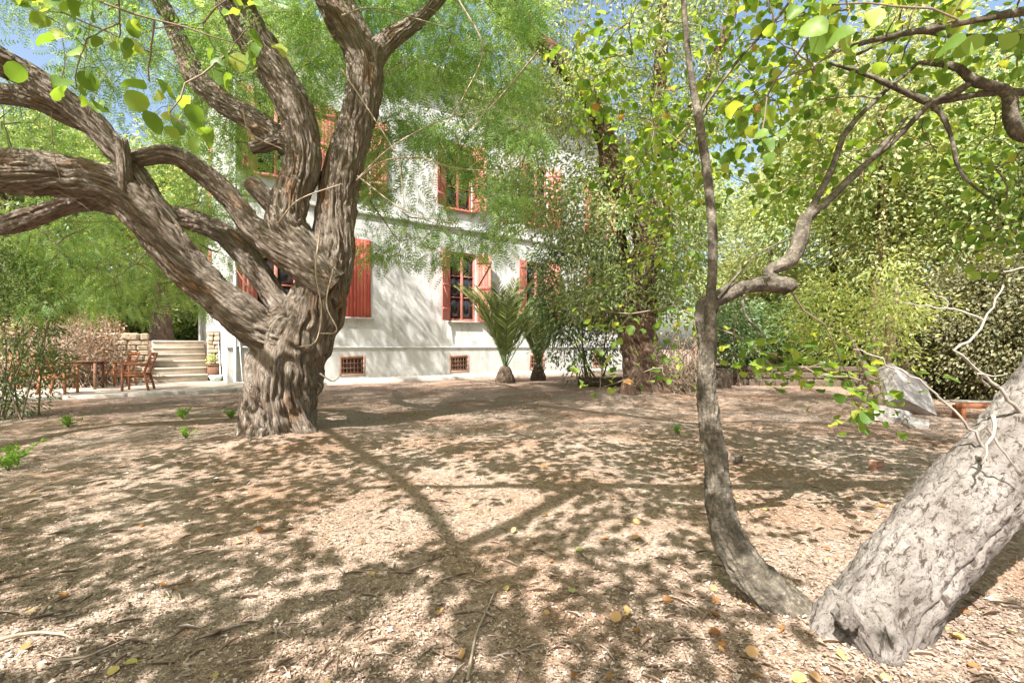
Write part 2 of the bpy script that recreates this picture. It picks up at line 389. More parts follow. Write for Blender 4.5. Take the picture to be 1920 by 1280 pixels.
# ------------------------------------------------------------------ the setting: ground, apron, terrace
E1 = np.array([.806, .592, 0]); E1 /= np.linalg.norm(E1)       # along the facade, to the right and away
E2 = np.array([-E1[1], E1[0], 0])                              # into the building
ORG = np.array([-5.46, 16.5, 0.0])                             # facade, second window column
RZ = math.atan2(E1[1], E1[0])
def FA(t, out=0.0, z=0.0): return ORG + E1 * t - E2 * out + np.array([0, 0, z])   # facade frame

MOUNDS = [(-2.75, 6.1, .9, .10), (3.2, 11.6, 1.6, .16), (1.42, 1.9, .5, .05), (6.6, 8.3, 1.2, .08)]
def gz(x, y):
    x = np.asarray(x, float); y = np.asarray(y, float)
    z = .07 * (vnoise(x * .35 + 9, y * .35, 3) - .5) + .035 * (vnoise(x * 1.3, y * 1.3, 4) - .5) + .016 * (vnoise(x * 5, y * 5, 5) - .5)
    for mx, my, r, h in MOUNDS: z = z + h * np.exp(-((x - mx) ** 2 + (y - my) ** 2) / (r * r))
    d = -((x - ORG[0]) * E2[0] + (y - ORG[1]) * E2[1])            # distance in front of the facade
    k = np.clip((d - 1.2) / 1.6, 0, 1); return z * k - .03 * (1 - k)

def axis(a, b, c, d, fine, coarse):
    m = np.arange(b, c, fine); lo = b - np.geomspace(fine, b - a, coarse)[::-1]; hi = c + np.geomspace(fine, d - c, coarse)
    return np.concatenate([lo, m, hi])
gx = axis(-160, -6, 6, 160, .075, 50); gy = axis(-120, .4, 9, 220, .075, 50)
X, Y = np.meshgrid(gx, gy)
Z = gz(X, Y) + np.where(np.hypot(X, Y - 4) < 8, .008 * (vnoise(X * 16, Y * 16, 6) - .5), 0)
nx, ny = len(gx), len(gy)
ii = (np.arange(ny - 1)[:, None] * nx + np.arange(nx - 1)[None]).ravel()
ground = obj('ground', mesh_np('ground', np.stack([X, Y, Z], -1).reshape(-1, 3), np.stack([ii, ii + 1, ii + nx + 1, ii + nx], 1), smooth=True), MAT['ground'], kind='structure')

def prism(poly, z0, z1):                     # upright prism from a convex quad
    V = [(*p[:2], z0) for p in poly] + [(*p[:2], z1) for p in poly]
    b = MB(); b.quadset(V, [[3, 2, 1, 0], [4, 5, 6, 7], [0, 1, 5, 4], [1, 2, 6, 5], [2, 3, 7, 6], [3, 0, 4, 7]]); return b

patio = obj('patio', prism([FA(-13, 2.25), FA(-2.6, 2.15), FA(-2.6, -3.0), FA(-13, -3.0)], -.2, .055).mesh('patio', .01), MAT['paving'], kind='structure')
apron = obj('pavement', prism([FA(-2.58, 1.55), FA(15.5, 1.35), FA(15.5, -.3), FA(-2.58, -.3)], -.2, .075).mesh('apron', .01), MAT['concrete'], kind='structure')
kb = 0
for i in range(9):                           # kerb stones along the patio edge
    t0 = -12.5 + i * 1.1
    o = obj('kerb_stone', prism([FA(t0, 2.42), FA(t0 + 1.07, 2.41), FA(t0 + 1.07, 2.27), FA(t0, 2.27)], -.2, .065 + .012 * random.random()).mesh('kerb', .012), MAT['concrete'], patio)
SO = np.array([-10.85, 14.55, 0.0])           # foot of the stairs, left end
def ST(a, b, z=0.0): return SO + E1 * a + E2 * b + np.array([0, 0, z])
NSTEP = 6; RISE = .215; TREAD = .34; SW = 1.45
TZ = .055 + NSTEP * RISE
terrace = obj('upper_terrace', prism([ST(-30, 2.05), ST(4.5, 2.05), ST(4.5, 40), ST(-30, 40)], -.3, TZ - .01).mesh('terrace'), MAT['ground'], kind='structure')

# ------------------------------------------------------------------ villa
villa = empty('villa', 'old white plastered villa with red shutters behind the trees', 'house', FA(0), RZ)
T0, T1, ZT = -3.65, 15.2, 11.2
def vobj(name, mb, mat, parent=None, bev=0.0, label=None):
    return obj(name, mb.mesh(name, bev), MAT[mat], parent or villa, label=label)
# in villa space: x along the facade, -y out of the wall, z up
WIN_UP = [(-2.35, 6.45, 9.05, (172, 175)), (.04, 6.45, 9.05, (172, 174)), (4.2, 6.5, 9.1, (150, 128)), (8.15, 6.5, 9.1, (150, 150)), (12.1, 6.5, 9.1, (168, 168))]
WIN_LO = [(-2.35, 2.15, 4.85, (172, 172)), (.04, 2.15, 4.85, (0, 0)), (4.38, 2.15, 4.85, (148, 152)), (8.15, 2.15, 4.85, (160, 160)), (12.1, 2.15, 4.85, (160, 160))]
BASE = [(-2.35, .16, .84), (.0, .16, .84), (4.18, .16, .82), (8.1, .16, .82), (12.0, .16, .82)]
HW = .60
def wall_with_holes(x0, x1, z0, z1, holes, th=.35):
    xs = sorted({x0, x1, *[h[0] for h in holes], *[h[1] for h in holes]}); zs = sorted({z0, z1, *[h[2] for h in holes], *[h[3] for h in holes]})
    b = MB()
    for a, c in zip(xs[:-1], xs[1:]):
        for d, e in zip(zs[:-1], zs[1:]):
            mx, mz = (a + c) / 2, (d + e) / 2
            if any(h[0] < mx < h[1] and h[2] < mz < h[3] for h in holes): continue
            b.quadset([(a, 0, d), (c, 0, d), (c, 0, e), (a, 0, e)], [[0, 1, 2, 3]])
    for h in holes:                           # reveals
        a, c, d, e = h
        for q in ([(a, 0, d), (a, 0, e), (a, th, e), (a, th, d)], [(c, 0, e), (c, 0, d), (c, th, d), (c, th, e)], [(a, 0, e), (c, 0, e), (c, th, e), (a, th, e)], [(c, 0, d), (a, 0, d), (a, th, d), (c, th, d)]):
            b.quadset(q, [[0, 1, 2, 3]])
    return b
holes = [(c - HW, c + HW, a, b_) for c, a, b_, _ in WIN_UP + WIN_LO] 
front = wall_with_holes(T0, T1, 1.15, ZT, holes)
vobj('wall', front, 'plaster')
pl = wall_with_holes(T0 - .04, T1 + .04, -.3, 1.1, [(c - .43, c + .43, a, b_) for c, a, b_ in BASE], .3)
pl.v = [v - np.array([0, .05, 0]) for v in pl.v]
pl.quadset([(T0 - .04, -.05, 1.1), (T1 + .04, -.05, 1.1), (T1 + .04, .02, 1.1), (T0 - .04, .02, 1.1)], [[0, 1, 2, 3]])
vobj('plinth', pl, 'plaster')
b = MB()
DEP = 13.0
b.quadset([(T0, DEP, -.3), (T0, 0, -.3), (T0, 0, ZT), (T0, DEP, ZT)], [[0, 1, 2, 3]])
b.quadset([(T1, 0, -.3), (T1, DEP, -.3), (T1, DEP, ZT), (T1, 0, ZT)], [[0, 1, 2, 3]])
b.quadset([(T1, DEP, -.3), (T0, DEP, -.3), (T0, DEP, ZT), (T1, DEP, ZT)], [[0, 1, 2, 3]])
vobj('side_wall', b, 'plaster')
vobj('ledge', MB().box(((T0 + T1) / 2, -.03, 1.125), (T1 - T0 + .16, .14, .05)), 'plaster', bev=.012)
vobj('string_course', MB().box(((T0 + T1) / 2, -.02, 5.78), (T1 - T0 + .1, .12, .13)), 'plaster', bev=.015)
vobj('cornice', MB().box(((T0 + T1) / 2, DEP / 2, ZT + .12), (T1 - T0 + .7, DEP + .7, .24)).box(((T0 + T1) / 2, DEP / 2, ZT + .31), (T1 - T0 + 1.0, DEP + 1.0, .14)), 'plaster', bev=.03)
rf = MB(); a0, a1 = T0 - .45, T1 + .45
rf.quadset([(a0, -.45, ZT + .39), (a1, -.45, ZT + .39), (a1 - 4, DEP / 2, ZT + 2.9), (a0 + 4, DEP / 2, ZT + 2.9), (a1, DEP + .45, ZT + .39), (a0, DEP + .45, ZT + .39)],
           [[0, 1, 2, 3], [4, 5, 3, 2], [1, 4, 2, 2], [5, 0, 3, 3]][:2])
rf.quadset([(a1, -.45, ZT + .39), (a1, DEP + .45, ZT + .39), (a1 - 2, DEP * .75, ZT + 1.6), (a1 - 4, DEP / 2, ZT + 2.9)], [[0, 1, 2, 3]])
rf.quadset([(a0, DEP + .45, ZT + .39), (a0, -.45, ZT + .39), (a0 + 2, DEP * .25, ZT + 1.6), (a0 + 4, DEP / 2, ZT + 2.9)], [[0, 1, 2, 3]])
vobj('roof', rf, 'terracotta')

def shutter_leaf(hinge, w_, z0, z1, sgn, ang, matn):
    """sgn -1: leaf hinged at the left jamb, +1 right jamb; ang degrees from closed (0) to flat on the wall (180)"""
    e = obj('shutter', None, None, villa); e.location = (hinge, -.03, z0); e.empty_display_size = .1
    # closed: leaf runs from the hinge towards the window centre (direction -sgn)
    a = math.radians(ang); base = 0 if sgn < 0 else math.pi
    e.rotation_euler = (0, 0, base - a if sgn < 0 else base + a)
    # local x: from the hinge outwards; inner face is +y for sgn<0 (towards room when closed)
    n = 5; pw = w_ / n; h = z1 - z0
    yin = .5 if sgn < 0 else -.5
    for i in range(n):
        obj('plank', MB().box(((i + .5) * pw, 0, h / 2), (pw - .008, .03, h)).mesh('plank', .003), MAT[matn], e)
    for zz in (.16, .5, .88):
        obj('ledger', MB().box((w_ / 2, yin * .058, zz * h), (w_ - .03, .026, .10)).mesh('ledger', .004), MAT[matn], e)
    for za, zb in ((.19, .47), (.53, .85)):
        obj('brace', MB().bar((.05, yin * .056, za * h), (w_ - .06, yin * .056, zb * h), .022, .075, (0, 1, 0)).mesh('brace', .003), MAT[matn], e)

def window(c, z0, z1, angs, lower):
    e = obj('window', None, None, villa); e.location = (c, 0, 0); e.empty_display_size = .1
    y = .12; h = z1 - z0
    fr = MB()
    for sx in (-1, 1): fr.box((sx * (HW - .04), y, (z0 + z1) / 2), (.08, .07, h))
    fr.box((0, y, z1 - .045), (2 * HW - .16, .07, .09)); fr.box((0, y, z0 + .045), (2 * HW - .16, .07, .09)); fr.box((0, y - .01, (z0 + z1) / 2), (.10, .075, h - .18))
    obj('frame', fr.mesh('frame', .006), MAT['shutter'], e)
    for sx in (-1, 1):
        for k in range(3):
            za = z0 + .09 + k * (h - .18) / 3; zb = za + (h - .18) / 3
            obj('pane', MB().box((sx * (HW - .06) / 2, y + .015, (za + zb) / 2), (HW - .1, .012, zb - za)).mesh('pane'), MAT['glass'], e)
            if k: obj('glazing_bar', MB().box((sx * (HW - .06) / 2, y, za), (HW - .11, .045, .035)).mesh('gbar'), MAT['shutter'], e)
    obj('sill', MB().box((0, -.03, z0 - .035), (2 * HW + .2, .2, .06)).mesh('sill', .01), MAT['shutter' if not lower else 'concrete'], e)
    mt = 'shutter_dark' if angs[0] == 0 else 'shutter'
    shutter_leaf(c - HW, HW - .004, z0, z1, -1, angs[0], mt); shutter_leaf(c + HW, HW - .004, z0, z1, 1, angs[1], mt)
for c, a, b_, g in WIN_UP: window(c, a, b_, g, False)
for c, a, b_, g in WIN_LO: window(c, a, b_, g, True)
for i, (c, z0, z1) in enumerate(BASE):
    e = obj('basement_window', None, None, villa); e.location = (c, 0, 0)
    fr = MB()
    for sx in (-1, 1): fr.box((sx * .40, -.045, (z0 + z1) / 2), (.06, .05, z1 - z0))
    fr.box((0, -.045, z1 - .03), (.74, .05, .06)); fr.box((0, -.045, z0 + .03), (.74, .05, .06))
    obj('frame', fr.mesh('frame', .004), MAT['brick'], e)
    obj('infill', MB().box((0, .22, (z0 + z1) / 2), (.86, .04, z1 - z0)).mesh('infill'), MAT['brickdark'], e)
    for k in range(6):
        x = -.37 + .74 * (k + .5) / 6
        obj('bar', MB().tube([(x, -.055, z0 + .02), (x, -.055, z1 - .02)], [.011, .011], 6).mesh('bar'), MAT['grille'], e)
    for k in range(4):
        z = z0 + (z1 - z0) * (k + .6) / 4.2
        obj('bar', MB().box((0, -.065, z), (.78, .012, .03)).mesh('bar'), MAT['grille'], e)
# side window (left flank) and corner downpipe
for z0, z1 in ((2.6, 4.9), (6.4, 9.0)):
    for yy in (6.0, ):
        e = obj('side_shutter', None, None, villa); e.location = (T0 - .03, yy, z0); e.rotation_euler = (0, 0, math.pi / 2)
        for k in range(8): obj('plank', MB().box((-.56 + k * .16, 0, (z1 - z0) / 2), (.15, .03, z1 - z0)).mesh('plank', .003), MAT['shutter'], e)
vobj('downpipe', MB().tube([(T0 + .16, -.12, z) for z in np.linspace(.1, ZT, 12)], [.05] * 12, 10), 'pipe')

# ------------------------------------------------------------------ stairs, stone walls
stairs = empty('stone_stairs', 'broad pale stone stairs leading up to the terrace beside the villa', 'stairs', SO, RZ)
for i in range(NSTEP):
    o = obj('step', MB().box((SW / 2, i * TREAD + (2.1 - i * TREAD) / 2, .055 + i * RISE + RISE / 2 - (.0 if i else 0)), (SW, 2.1 - i * TREAD, RISE - .004)).mesh('step', .012), MAT['step'], stairs)
    obj('nosing', MB().box((SW / 2, i * TREAD - .012, .055 + (i + 1) * RISE - .024), (SW - .01, .05, .05)).mesh('nosing', .01), MAT['step'], stairs)

def stone_mesh(seed, L, D, Hh):
    import bmesh
    r = np.random.default_rng(seed); b = bmesh.new(); bmesh.ops.create_cube(b, size=1)
    bmesh.ops.bevel(b, geom=list(b.edges), offset=.16, segments=1, affect='EDGES')
    for v in b.verts:
        v.co = Vector((v.co.x * L, v.co.y * D, v.co.z * Hh)) + Vector(r.normal(0, .035, 3)) * min(L, Hh)
    m = bpy.data.meshes.new('stone'); b.to_mesh(m); b.free(); return m
STONES = {}
def stone_wall(name, label, loc, rz, L, Hh, th, mat, sw=.3, sh=.17, cap=None, seed=1):
    e = empty(name, label, 'wall', loc, rz)
    obj('core', MB().box((L / 2, th / 2 + .03, Hh / 2), (L - .06, th - .06, Hh - .03)).mesh('core'), MAT['mortar'], e)
    r = random.Random(seed); z = 0
    while z < Hh - .04:
        h = min(sh * r.uniform(.75, 1.3), Hh - z); x = 0
        if Hh - z - h < .06: h = Hh - z
        while x < L - .02:
            l = min(sw * r.uniform(.6, 1.5), L - x)
            if L - x - l < .1: l = L - x
            key = (mat, r.randint(0, 7))
            if key not in STONES: STONES[key] = stone_mesh(hash(key[1]) + 5, 1, 1, 1); STONES[key].materials.append(MAT[mat])
            o = obj('stone', STONES[key], None, e); o.location = (x + l / 2, .05 + r.uniform(-.02, .015), z + h / 2); o.scale = (l - .012, .17, h - .012)
            x += l
        z += h
    if cap:
        x = 0
        while x < L - .02:
            l = min(.62, L - x); obj('coping', MB().box((x + l / 2, th / 2, Hh + .035), (l - .01, th + .06, .07)).mesh('coping', .012), MAT[cap], e); x += l
    return e
stone_wall('retaining_wall', 'rubble stone retaining wall left of the stairs behind the garden chairs', ST(-5.2, .25, .05), RZ, 5.15, 1.5, .4, 'stone', .34, .19, None, 3)
stone_wall('stair_parapet', 'low stone parapet with flat coping between stairs and villa', ST(SW + .02, .6, .05), RZ, .36, 1.56, .5, 'stone', .2, .14, 'step', 8)

# ------------------------------------------------------------------ trees
def bark_disp(amp, K=14, fu=1.1, twist=.12, seed=0, lump=.05):
    def f(th, u, R):
        t = th + twist * u + .05 * (vnoise(th * 5, u * 2.6, seed + 1, 5) - .5) + .03 * (vnoise(th * 14, u * 7, seed + 7, 14) - .5)
        g1 = np.abs(2 * vnoise((t % 1) * K, u * fu * 1.1, seed + 2, K) - 1)
        g2 = np.abs(2 * vnoise((t % 1) * K * 2.5, u * fu * 4, seed + 3, int(K * 2.5)) - 1)
        br = vnoise((t % 1) * K * 1.5, u * 9, seed + 8, int(K * 1.5)) - .5
        n3 = vnoise((t % 1) * 3, u * 2.3, seed + 4, 3) - .5; n4 = vnoise((t % 1) * 7, u * 1.6, seed + 5, 7) - .5
        return amp * (.3 - .62 * np.exp(-(g1 / .16) ** 2) - .62 * np.exp(-(g2 / .3) ** 2) + .5 * n4 + .6 * br) + R * lump * 2 * n3
    return f

def big_tube(pts, rad, n, step, disp, name, mat, parent):
    p, r = resample(pts, rad, step); V, Q, uv = tube(p, r, n, disp)
    return obj(name, mesh_np(name, V, Q, uv=uv, smooth=True), mat, parent), p, r

def rnd_dir(n, zmin=-1., zmax=1.):
    z = rng.uniform(zmin, zmax, n); a = rng.uniform(0, 2 * np.pi, n); s = np.sqrt(np.maximum(0, 1 - z * z))
    return np.stack([s * np.cos(a), s * np.sin(a), z], 1)

def region(n, px, py, d):
    return np.array([P(rng.uniform(*px), rng.uniform(*py), rng.uniform(*d)) for _ in range(n)])
def boxr(n, x, y, z): return np.stack([rng.uniform(*x, n), rng.uniform(*y, n), rng.uniform(*z, n)], 1)
def ellips(n, c, r, shell=.35):
    d = rnd_dir(n); rad = (shell + (1 - shell) * rng.random(n)) ** .6
    return np.array(c) + d * rad[:, None] * np.array(r)

SUN_GAPS = [(-1.5, 1.8, 2.2, .75), (-1.0, 1.75, 2.1, .4), (1.15, 1.6, 2.2, .55), (1.55, 1.9, .35, .5), (1.8, 1.95, .8, .45), (2.1, 2.0, 1.2, .4), (-2.9, 5.6, .9, .6), (-2.2, 6.1, 2.6, .45), (-3.4, 5.7, 1.9, .35)]  # clumps are left out along these sun rays so chosen spots stay lit
def open_to_sun(t):
    t = np.asarray(t); k = np.ones(len(t), bool); sd = np.array(SDIR)
    for x, y, z, r in SUN_GAPS:
        q = t - np.array([x, y, z]); a = q @ sd; k &= ~((a > .5) & (np.linalg.norm(q - a[:, None] * sd, axis=1) < r))
    return t[k]
CAN_A = []; CAN_B = []  # unseen leaf clumps set along sun rays above the frame to dapple the ground
for gy_ in np.arange(.2, 13.2, .37):
    for gx_ in np.arange(-10, 8, .39):
        x_ = gx_ + rng.uniform(-.2, .2); y_ = gy_ + rng.uniform(-.2, .2)
        if rng.random() < (.02 if y_ < 5.5 else .20) or x_ > y_ * .9 + 4.5: continue
        h_ = max(3.3, .95 + .49 * y_) + rng.uniform(0, 1.0); k_ = h_ / SDIR[2]
        p_ = np.array([x_, y_, 0]) + np.array(SDIR) * k_
        (CAN_B if y_ < 6.2 and x_ > -3.6 + rng.normal(0, .6) else CAN_A).append(p_)
CAN_A = np.array(CAN_A); CAN_B = np.array(CAN_B)
def grow(nodes, targets, r0=.012, sag=.12, seg=6, maxr=.05, keep=None):
    """Join every target to the nearest point of the growing skeleton with a curved twig. Returns tubes and the twig curves."""
    nodes = [np.asarray(n_, float) for n_ in nodes]; NA = np.array(nodes)
    todo = list(range(len(targets))); tg = np.asarray(targets)
    best = np.array([np.linalg.norm(NA - t, axis=1).min() for t in tg])
    order = np.argsort(best); mb = MB(); curves = []
    for k in order:
        t = tg[k]; dd = np.linalg.norm(NA - t, axis=1); j = int(dd.argmin()); a = NA[j]; L = dd[j]
        if L < .02: continue
        s = np.linspace(0, 1, seg)[:, None]
        mid = (a + t) / 2 + rng.normal(0, .1 * L, 3) + np.array([0, 0, sag * L])
        c = (1 - s) ** 2 * a + 2 * s * (1 - s) * mid + s * s * t
        c[1:-1] += rng.normal(0, .018 * L, c[1:-1].shape)
        rr = min(maxr, r0 * (.5 + L * .5))
        mb.tube(c, np.linspace(rr, max(.0025, rr * .3), seg), 4)
        curves.append(c); NA = np.vstack([NA, c[2:]])
    return mb, curves

def leaves_on(curves, per, spread, tpl, size, hang=.3, upj=.5, frac=.35, out=.6):
    pos = []; d = []
    for c in curves:
        m = max(1, int(per * rng.uniform(.6, 1.4))); s = frac + (1 - frac) * rng.random(m) ** .7
        i = s * (len(c) - 1); i0 = np.minimum(i.astype(int), len(c) - 2); f = (i - i0)[:, None]
        p = c[i0] * (1 - f) + c[i0 + 1] * f
        off = rng.normal(0, spread, (m, 3)); off[:, 2] *= .75
        ax = norm(c[-1] - c[0])
        dd = norm(norm(off + 1e-6) * out + ax * .5 + rnd_dir(m) * .45 + np.array([0, 0, -hang]))
        pos.append(p + off); d.append(dd)
    pos = np.vstack(pos); d = np.vstack(d); n = len(pos)
    up = norm(np.array([0, 0, 1.0]) + rnd_dir(n) * upj)
    return pos, d, up, rng.uniform(size[0], size[1], n), np.clip(rng.beta(2, 2.2, n), 0, 1)

# --- the great twisted tree on the left
TA = empty('twisted_tree', 'great old tree with twisted stringy bark and many sweeping limbs at left', 'tree', P(521, 825, 6.1) * np.array([1, 1, 0]))
TA_loc = np.array(TA.location)
def L_(*pts): return np.array([P(*p) for p in pts])
def PR(r, d): return r / F * d               # pixel radius to metres
def limbA(name, pts, radpx, n, amp, seed, step=.026, tw=.1, K=17):
    w = L_(*pts) - TA_loc; rad = [.92 * PR(r, p[2]) for r, p in zip(radpx, pts)]
    o, p, r = big_tube(w, rad, int(n * 1.55), step * 1.15, bark_disp(amp, K, 1.1, tw, seed), name, MAT['bark_a'], TA)
    return p + TA_loc
skA = []
limbA('trunk', [(519, 850, 6.1), (521, 815, 6.1), (524, 760, 6.1), (533, 700, 6.1), (552, 640, 6.1), (585, 590, 6.1), (602, 540, 6.1), (617, 485, 6.12)],
      [80, 68, 69, 74, 73, 60, 48, 36], 170, .075, 11, .014, .12, 18)
limbA('root', [(520, 760, 6.05), (497, 812, 5.85), (480, 845, 5.72)], [40, 34, 24], 60, .05, 21, .02, .1, 9)
limbA('root', [(545, 730, 6.0), (568, 800, 5.95), (582, 835, 5.9)], [38, 27, 18], 60, .05, 22, .02, .1, 9)
limbA('root', [(500, 740, 6.2), (468, 800, 6.15), (450, 840, 6.1)], [36, 22, 16], 60, .05, 23, .02, .1, 9)
a = limbA('limb', [(565, 655, 6.0), (530, 642, 5.92), (489, 620, 5.85), (419, 562, 5.75), (348, 497, 5.62), (290, 425, 5.5), (238, 370, 5.42), (190, 345, 5.35), (134, 334, 5.3), (60, 323, 5.2), (0, 321, 5.15), (-110, 318, 5.0), (-240, 290, 4.85), (-420, 220, 4.6)],
          [40, 40, 39, 37, 39, 39, 39, 39, 40, 43, 44, 40, 32, 22], 100, .05, 31); skA += list(a[len(a) // 2:])
a = limbA('limb', [(310, 420, 5.62), (275, 372, 5.5), (236, 305, 5.42), (200, 262, 5.35), (169, 229, 5.3), (101, 175, 5.2), (34, 132, 5.1), (0, 115, 5.0), (-90, 50, 4.8), (-200, -70, 4.4), (-330, -300, 3.8)],
          [28, 26, 22, 22, 24, 25, 25, 25, 23, 19, 12], 70, .035, 41); skA += list(a[len(a) // 3:])
a = limbA('limb', [(190, 250, 5.4), (120, 212, 5.42), (60, 185, 5.45), (0, 175, 5.5), (-90, 170, 5.6), (-220, 120, 5.6)], [16, 19, 20, 20, 18, 12], 50, .03, 42); skA += list(a[len(a) // 3:])
a = limbA('limb', [(622, 545, 6.0), (565, 500, 5.9), (485, 437, 5.8), (432, 373, 5.72), (372, 320, 5.65), (320, 291, 5.55), (270, 295, 5.45), (240, 300, 5.42)],
          [34, 31, 24, 20, 20, 19, 17, 14], 70, .03, 51); skA += list(a[len(a) // 3:])
a = limbA('limb', [(555, 625, 6.1), (539, 593, 6.15), (512, 553, 6.2), (465, 485, 6.25), (418, 438, 6.3), (350, 411, 6.4), (260, 395, 6.5), (150, 380, 6.7), (60, 400, 6.9), (-40, 430, 7.0)],
          [28, 24, 23, 23, 21, 20, 17, 14, 12, 9], 60, .03, 61); skA += list(a[len(a) // 3:])
a = limbA('limb', [(618, 535, 6.05), (575, 480, 6.0), (537, 425, 5.95), (546, 371, 5.95), (565, 320, 5.95), (567, 270, 5.93), (555, 210, 5.9), (526, 150, 5.87), (478, 78, 5.8), (445, 20, 5.75), (420, -50, 5.7), (385, -190, 5.6), (380, -380, 5.3)],
          [38, 38, 38, 36, 33, 32, 33, 34, 35, 34, 31, 24, 14], 100, .045, 71); skA += list(a[len(a) // 2:])
a = limbA('limb', [(600, 560, 6.15), (620, 490, 6.2), (627, 420, 6.22), (638, 340, 6.25), (655, 275, 6.28), (676, 205, 6.3), (684, 140, 6.3), (668, 80, 6.3), (635, 20, 6.3), (605, -50, 6.3), (580, -150, 6.3), (570, -260, 6.2)],
          [46, 43, 40, 37, 35, 33, 33, 34, 34, 30, 22, 14], 100, .05, 81); skA += list(a[len(a) // 2:])
a = limbA('limb', [(684, 150, 6.3), (702, 105, 6.3), (735, 70, 6.35), (768, 50, 6.4), (800, 22, 6.5), (840, -20, 6.6), (930, -120, 6.8)],
          [24, 23, 19, 16, 12, 10, 7], 50, .022, 91); skA += list(a[len(a) // 3:])
a = limbA('limb', [(575, 285, 6.1), (530, 262, 6.15), (472, 225, 6.2), (410, 187, 6.3), (372, 150, 6.4), (350, 110, 6.5), (320, 40, 6.6), (260, -60, 6.8), (200, -160, 7)],
          [25, 24, 22, 21, 20, 17, 15, 12, 9], 60, .03, 101); skA += list(a[len(a) // 3:])
limbA('stub', [(552, 430, 5.95), (512, 385, 5.85), (478, 350, 5.8), (466, 338, 5.78)], [20, 18, 17, 13], 40, .02, 111)
limbA('stub', [(520, 262, 6.1), (495, 272, 6.05), (470, 278, 6.0)], [18, 15, 12], 40, .02, 112)
limbA('stub', [(232, 372, 5.3), (234, 320, 5.28), (230, 275, 5.26), (229, 262, 5.26)], [14, 12, 12, 9], 36, .02, 113)
a = limbA('limb', [(205, 375, 5.6), (130, 390, 5.7), (60, 415, 5.8), (0, 430, 5.9), (-90, 440, 6)], [14, 13, 13, 12, 10], 40, .02, 114); skA += list(a)
# limbs that run on overhead, above the frame
EXT = [[(-330, -300, 3.8)], ]
def limb3(parent, ploc, name, pts, rad, n, mat, amp, seed, K=12):
    w = np.asarray(pts, float) - ploc
    o, p, r = big_tube(w, rad, n, .05, bark_disp(amp, K, 1.1, .08, seed), name, mat, parent); return p + ploc
a = limb3(TA, TA_loc, 'limb', [P(-330, -300, 3.8), (-5.2, 2.4, 6.0), (-4.4, .6, 6.6), (-3.4, -1.6, 7.0), (-2.6, -4, 7.2)], [.07, .065, .06, .05, .03], 30, MAT['bark_a'], .015, 121); skA += list(a)
a = limb3(TA, TA_loc, 'limb', [P(390, -180, 5.6), (-2.6, 4.4, 7.2), (-1.6, 2.8, 7.8), (-.3, 1.0, 8.0), (1.0, -1.2, 8.0)], [.15, .11, .09, .07, .04], 30, MAT['bark_a'], .015, 122); skA += list(a)
a = limb3(TA, TA_loc, 'limb', [P(570, -260, 6.2), (-3.2, 7.6, 8.2), (-4.6, 9.2, 9.0), (-6.0, 11, 9.3)], [.11, .09, .07, .04], 30, MAT['bark_a'], .015, 123); skA += list(a)
a = limb3(TA, TA_loc, 'limb', [P(-420, 220, 4.6), (-7.6, 3.2, 4.2), (-7.4, .8, 5.2), (-6.4, -1.6, 6.2)], [.12, .10, .08, .04], 30, MAT['bark_a'], .015, 124); skA += list(a)
skA = skA[::4]
tgA = np.vstack([
    region(310, (-250, 640), (-260, 330), (6.6, 10)), region(110, (20, 440), (380, 590), (7.2, 10)),
    region(120, (640, 1020), (-120, 300), (6.6, 9.5)), region(75, (670, 970), (230, 500), (6.6, 9)), region(190, (540, 1000), (-140, 190), (7, 10.5)),
    region(14, (-50, 520), (-200, 120), (4.6, 5.4)), region(75, (330, 480), (40, 430), (7, 10.5))])
tgA2 = open_to_sun(np.vstack([CAN_A, boxr(60, (-8.4, -5.8), (10.5, 13.6), (7.2, 10.2))]))
def cluster(t, n, r): return np.vstack([t] + [t[rng.integers(len(t), size=n)] + rng.normal(0, r, (n, 3))])
mb, cv = grow(skA, np.vstack([tgA]), .013, .12); mb2, cv2 = grow(skA, tgA2, .016, .10)
for v, f in zip(mb2.v, mb2.f): mb.quadset(v, f - f.min())
obj('twigs', mb.mesh('twigs', smooth=True), MAT['twig'], TA, kind='stuff').location = -TA_loc
L1_ = leaves_on(cv, 40, .125, None, (.14, .27), .3, 1.1, .5); pos, d, up, sz, rd = L1_
L2_ = leaves_on(cv2, 33, .135, None, (.24, .36), .25, .6, .7)
obj('crown', leaf_mesh('crown', t_frond(5, .27, .075), L2_[0] - TA_loc, *L2_[1:]), MAT['feather'], TA, kind='stuff')  # crown part laid out for the shade it casts
obj('crown', leaf_mesh('crown', t_frond(), pos - TA_loc, d, up, sz, rd), MAT['feather'], TA, kind='stuff')
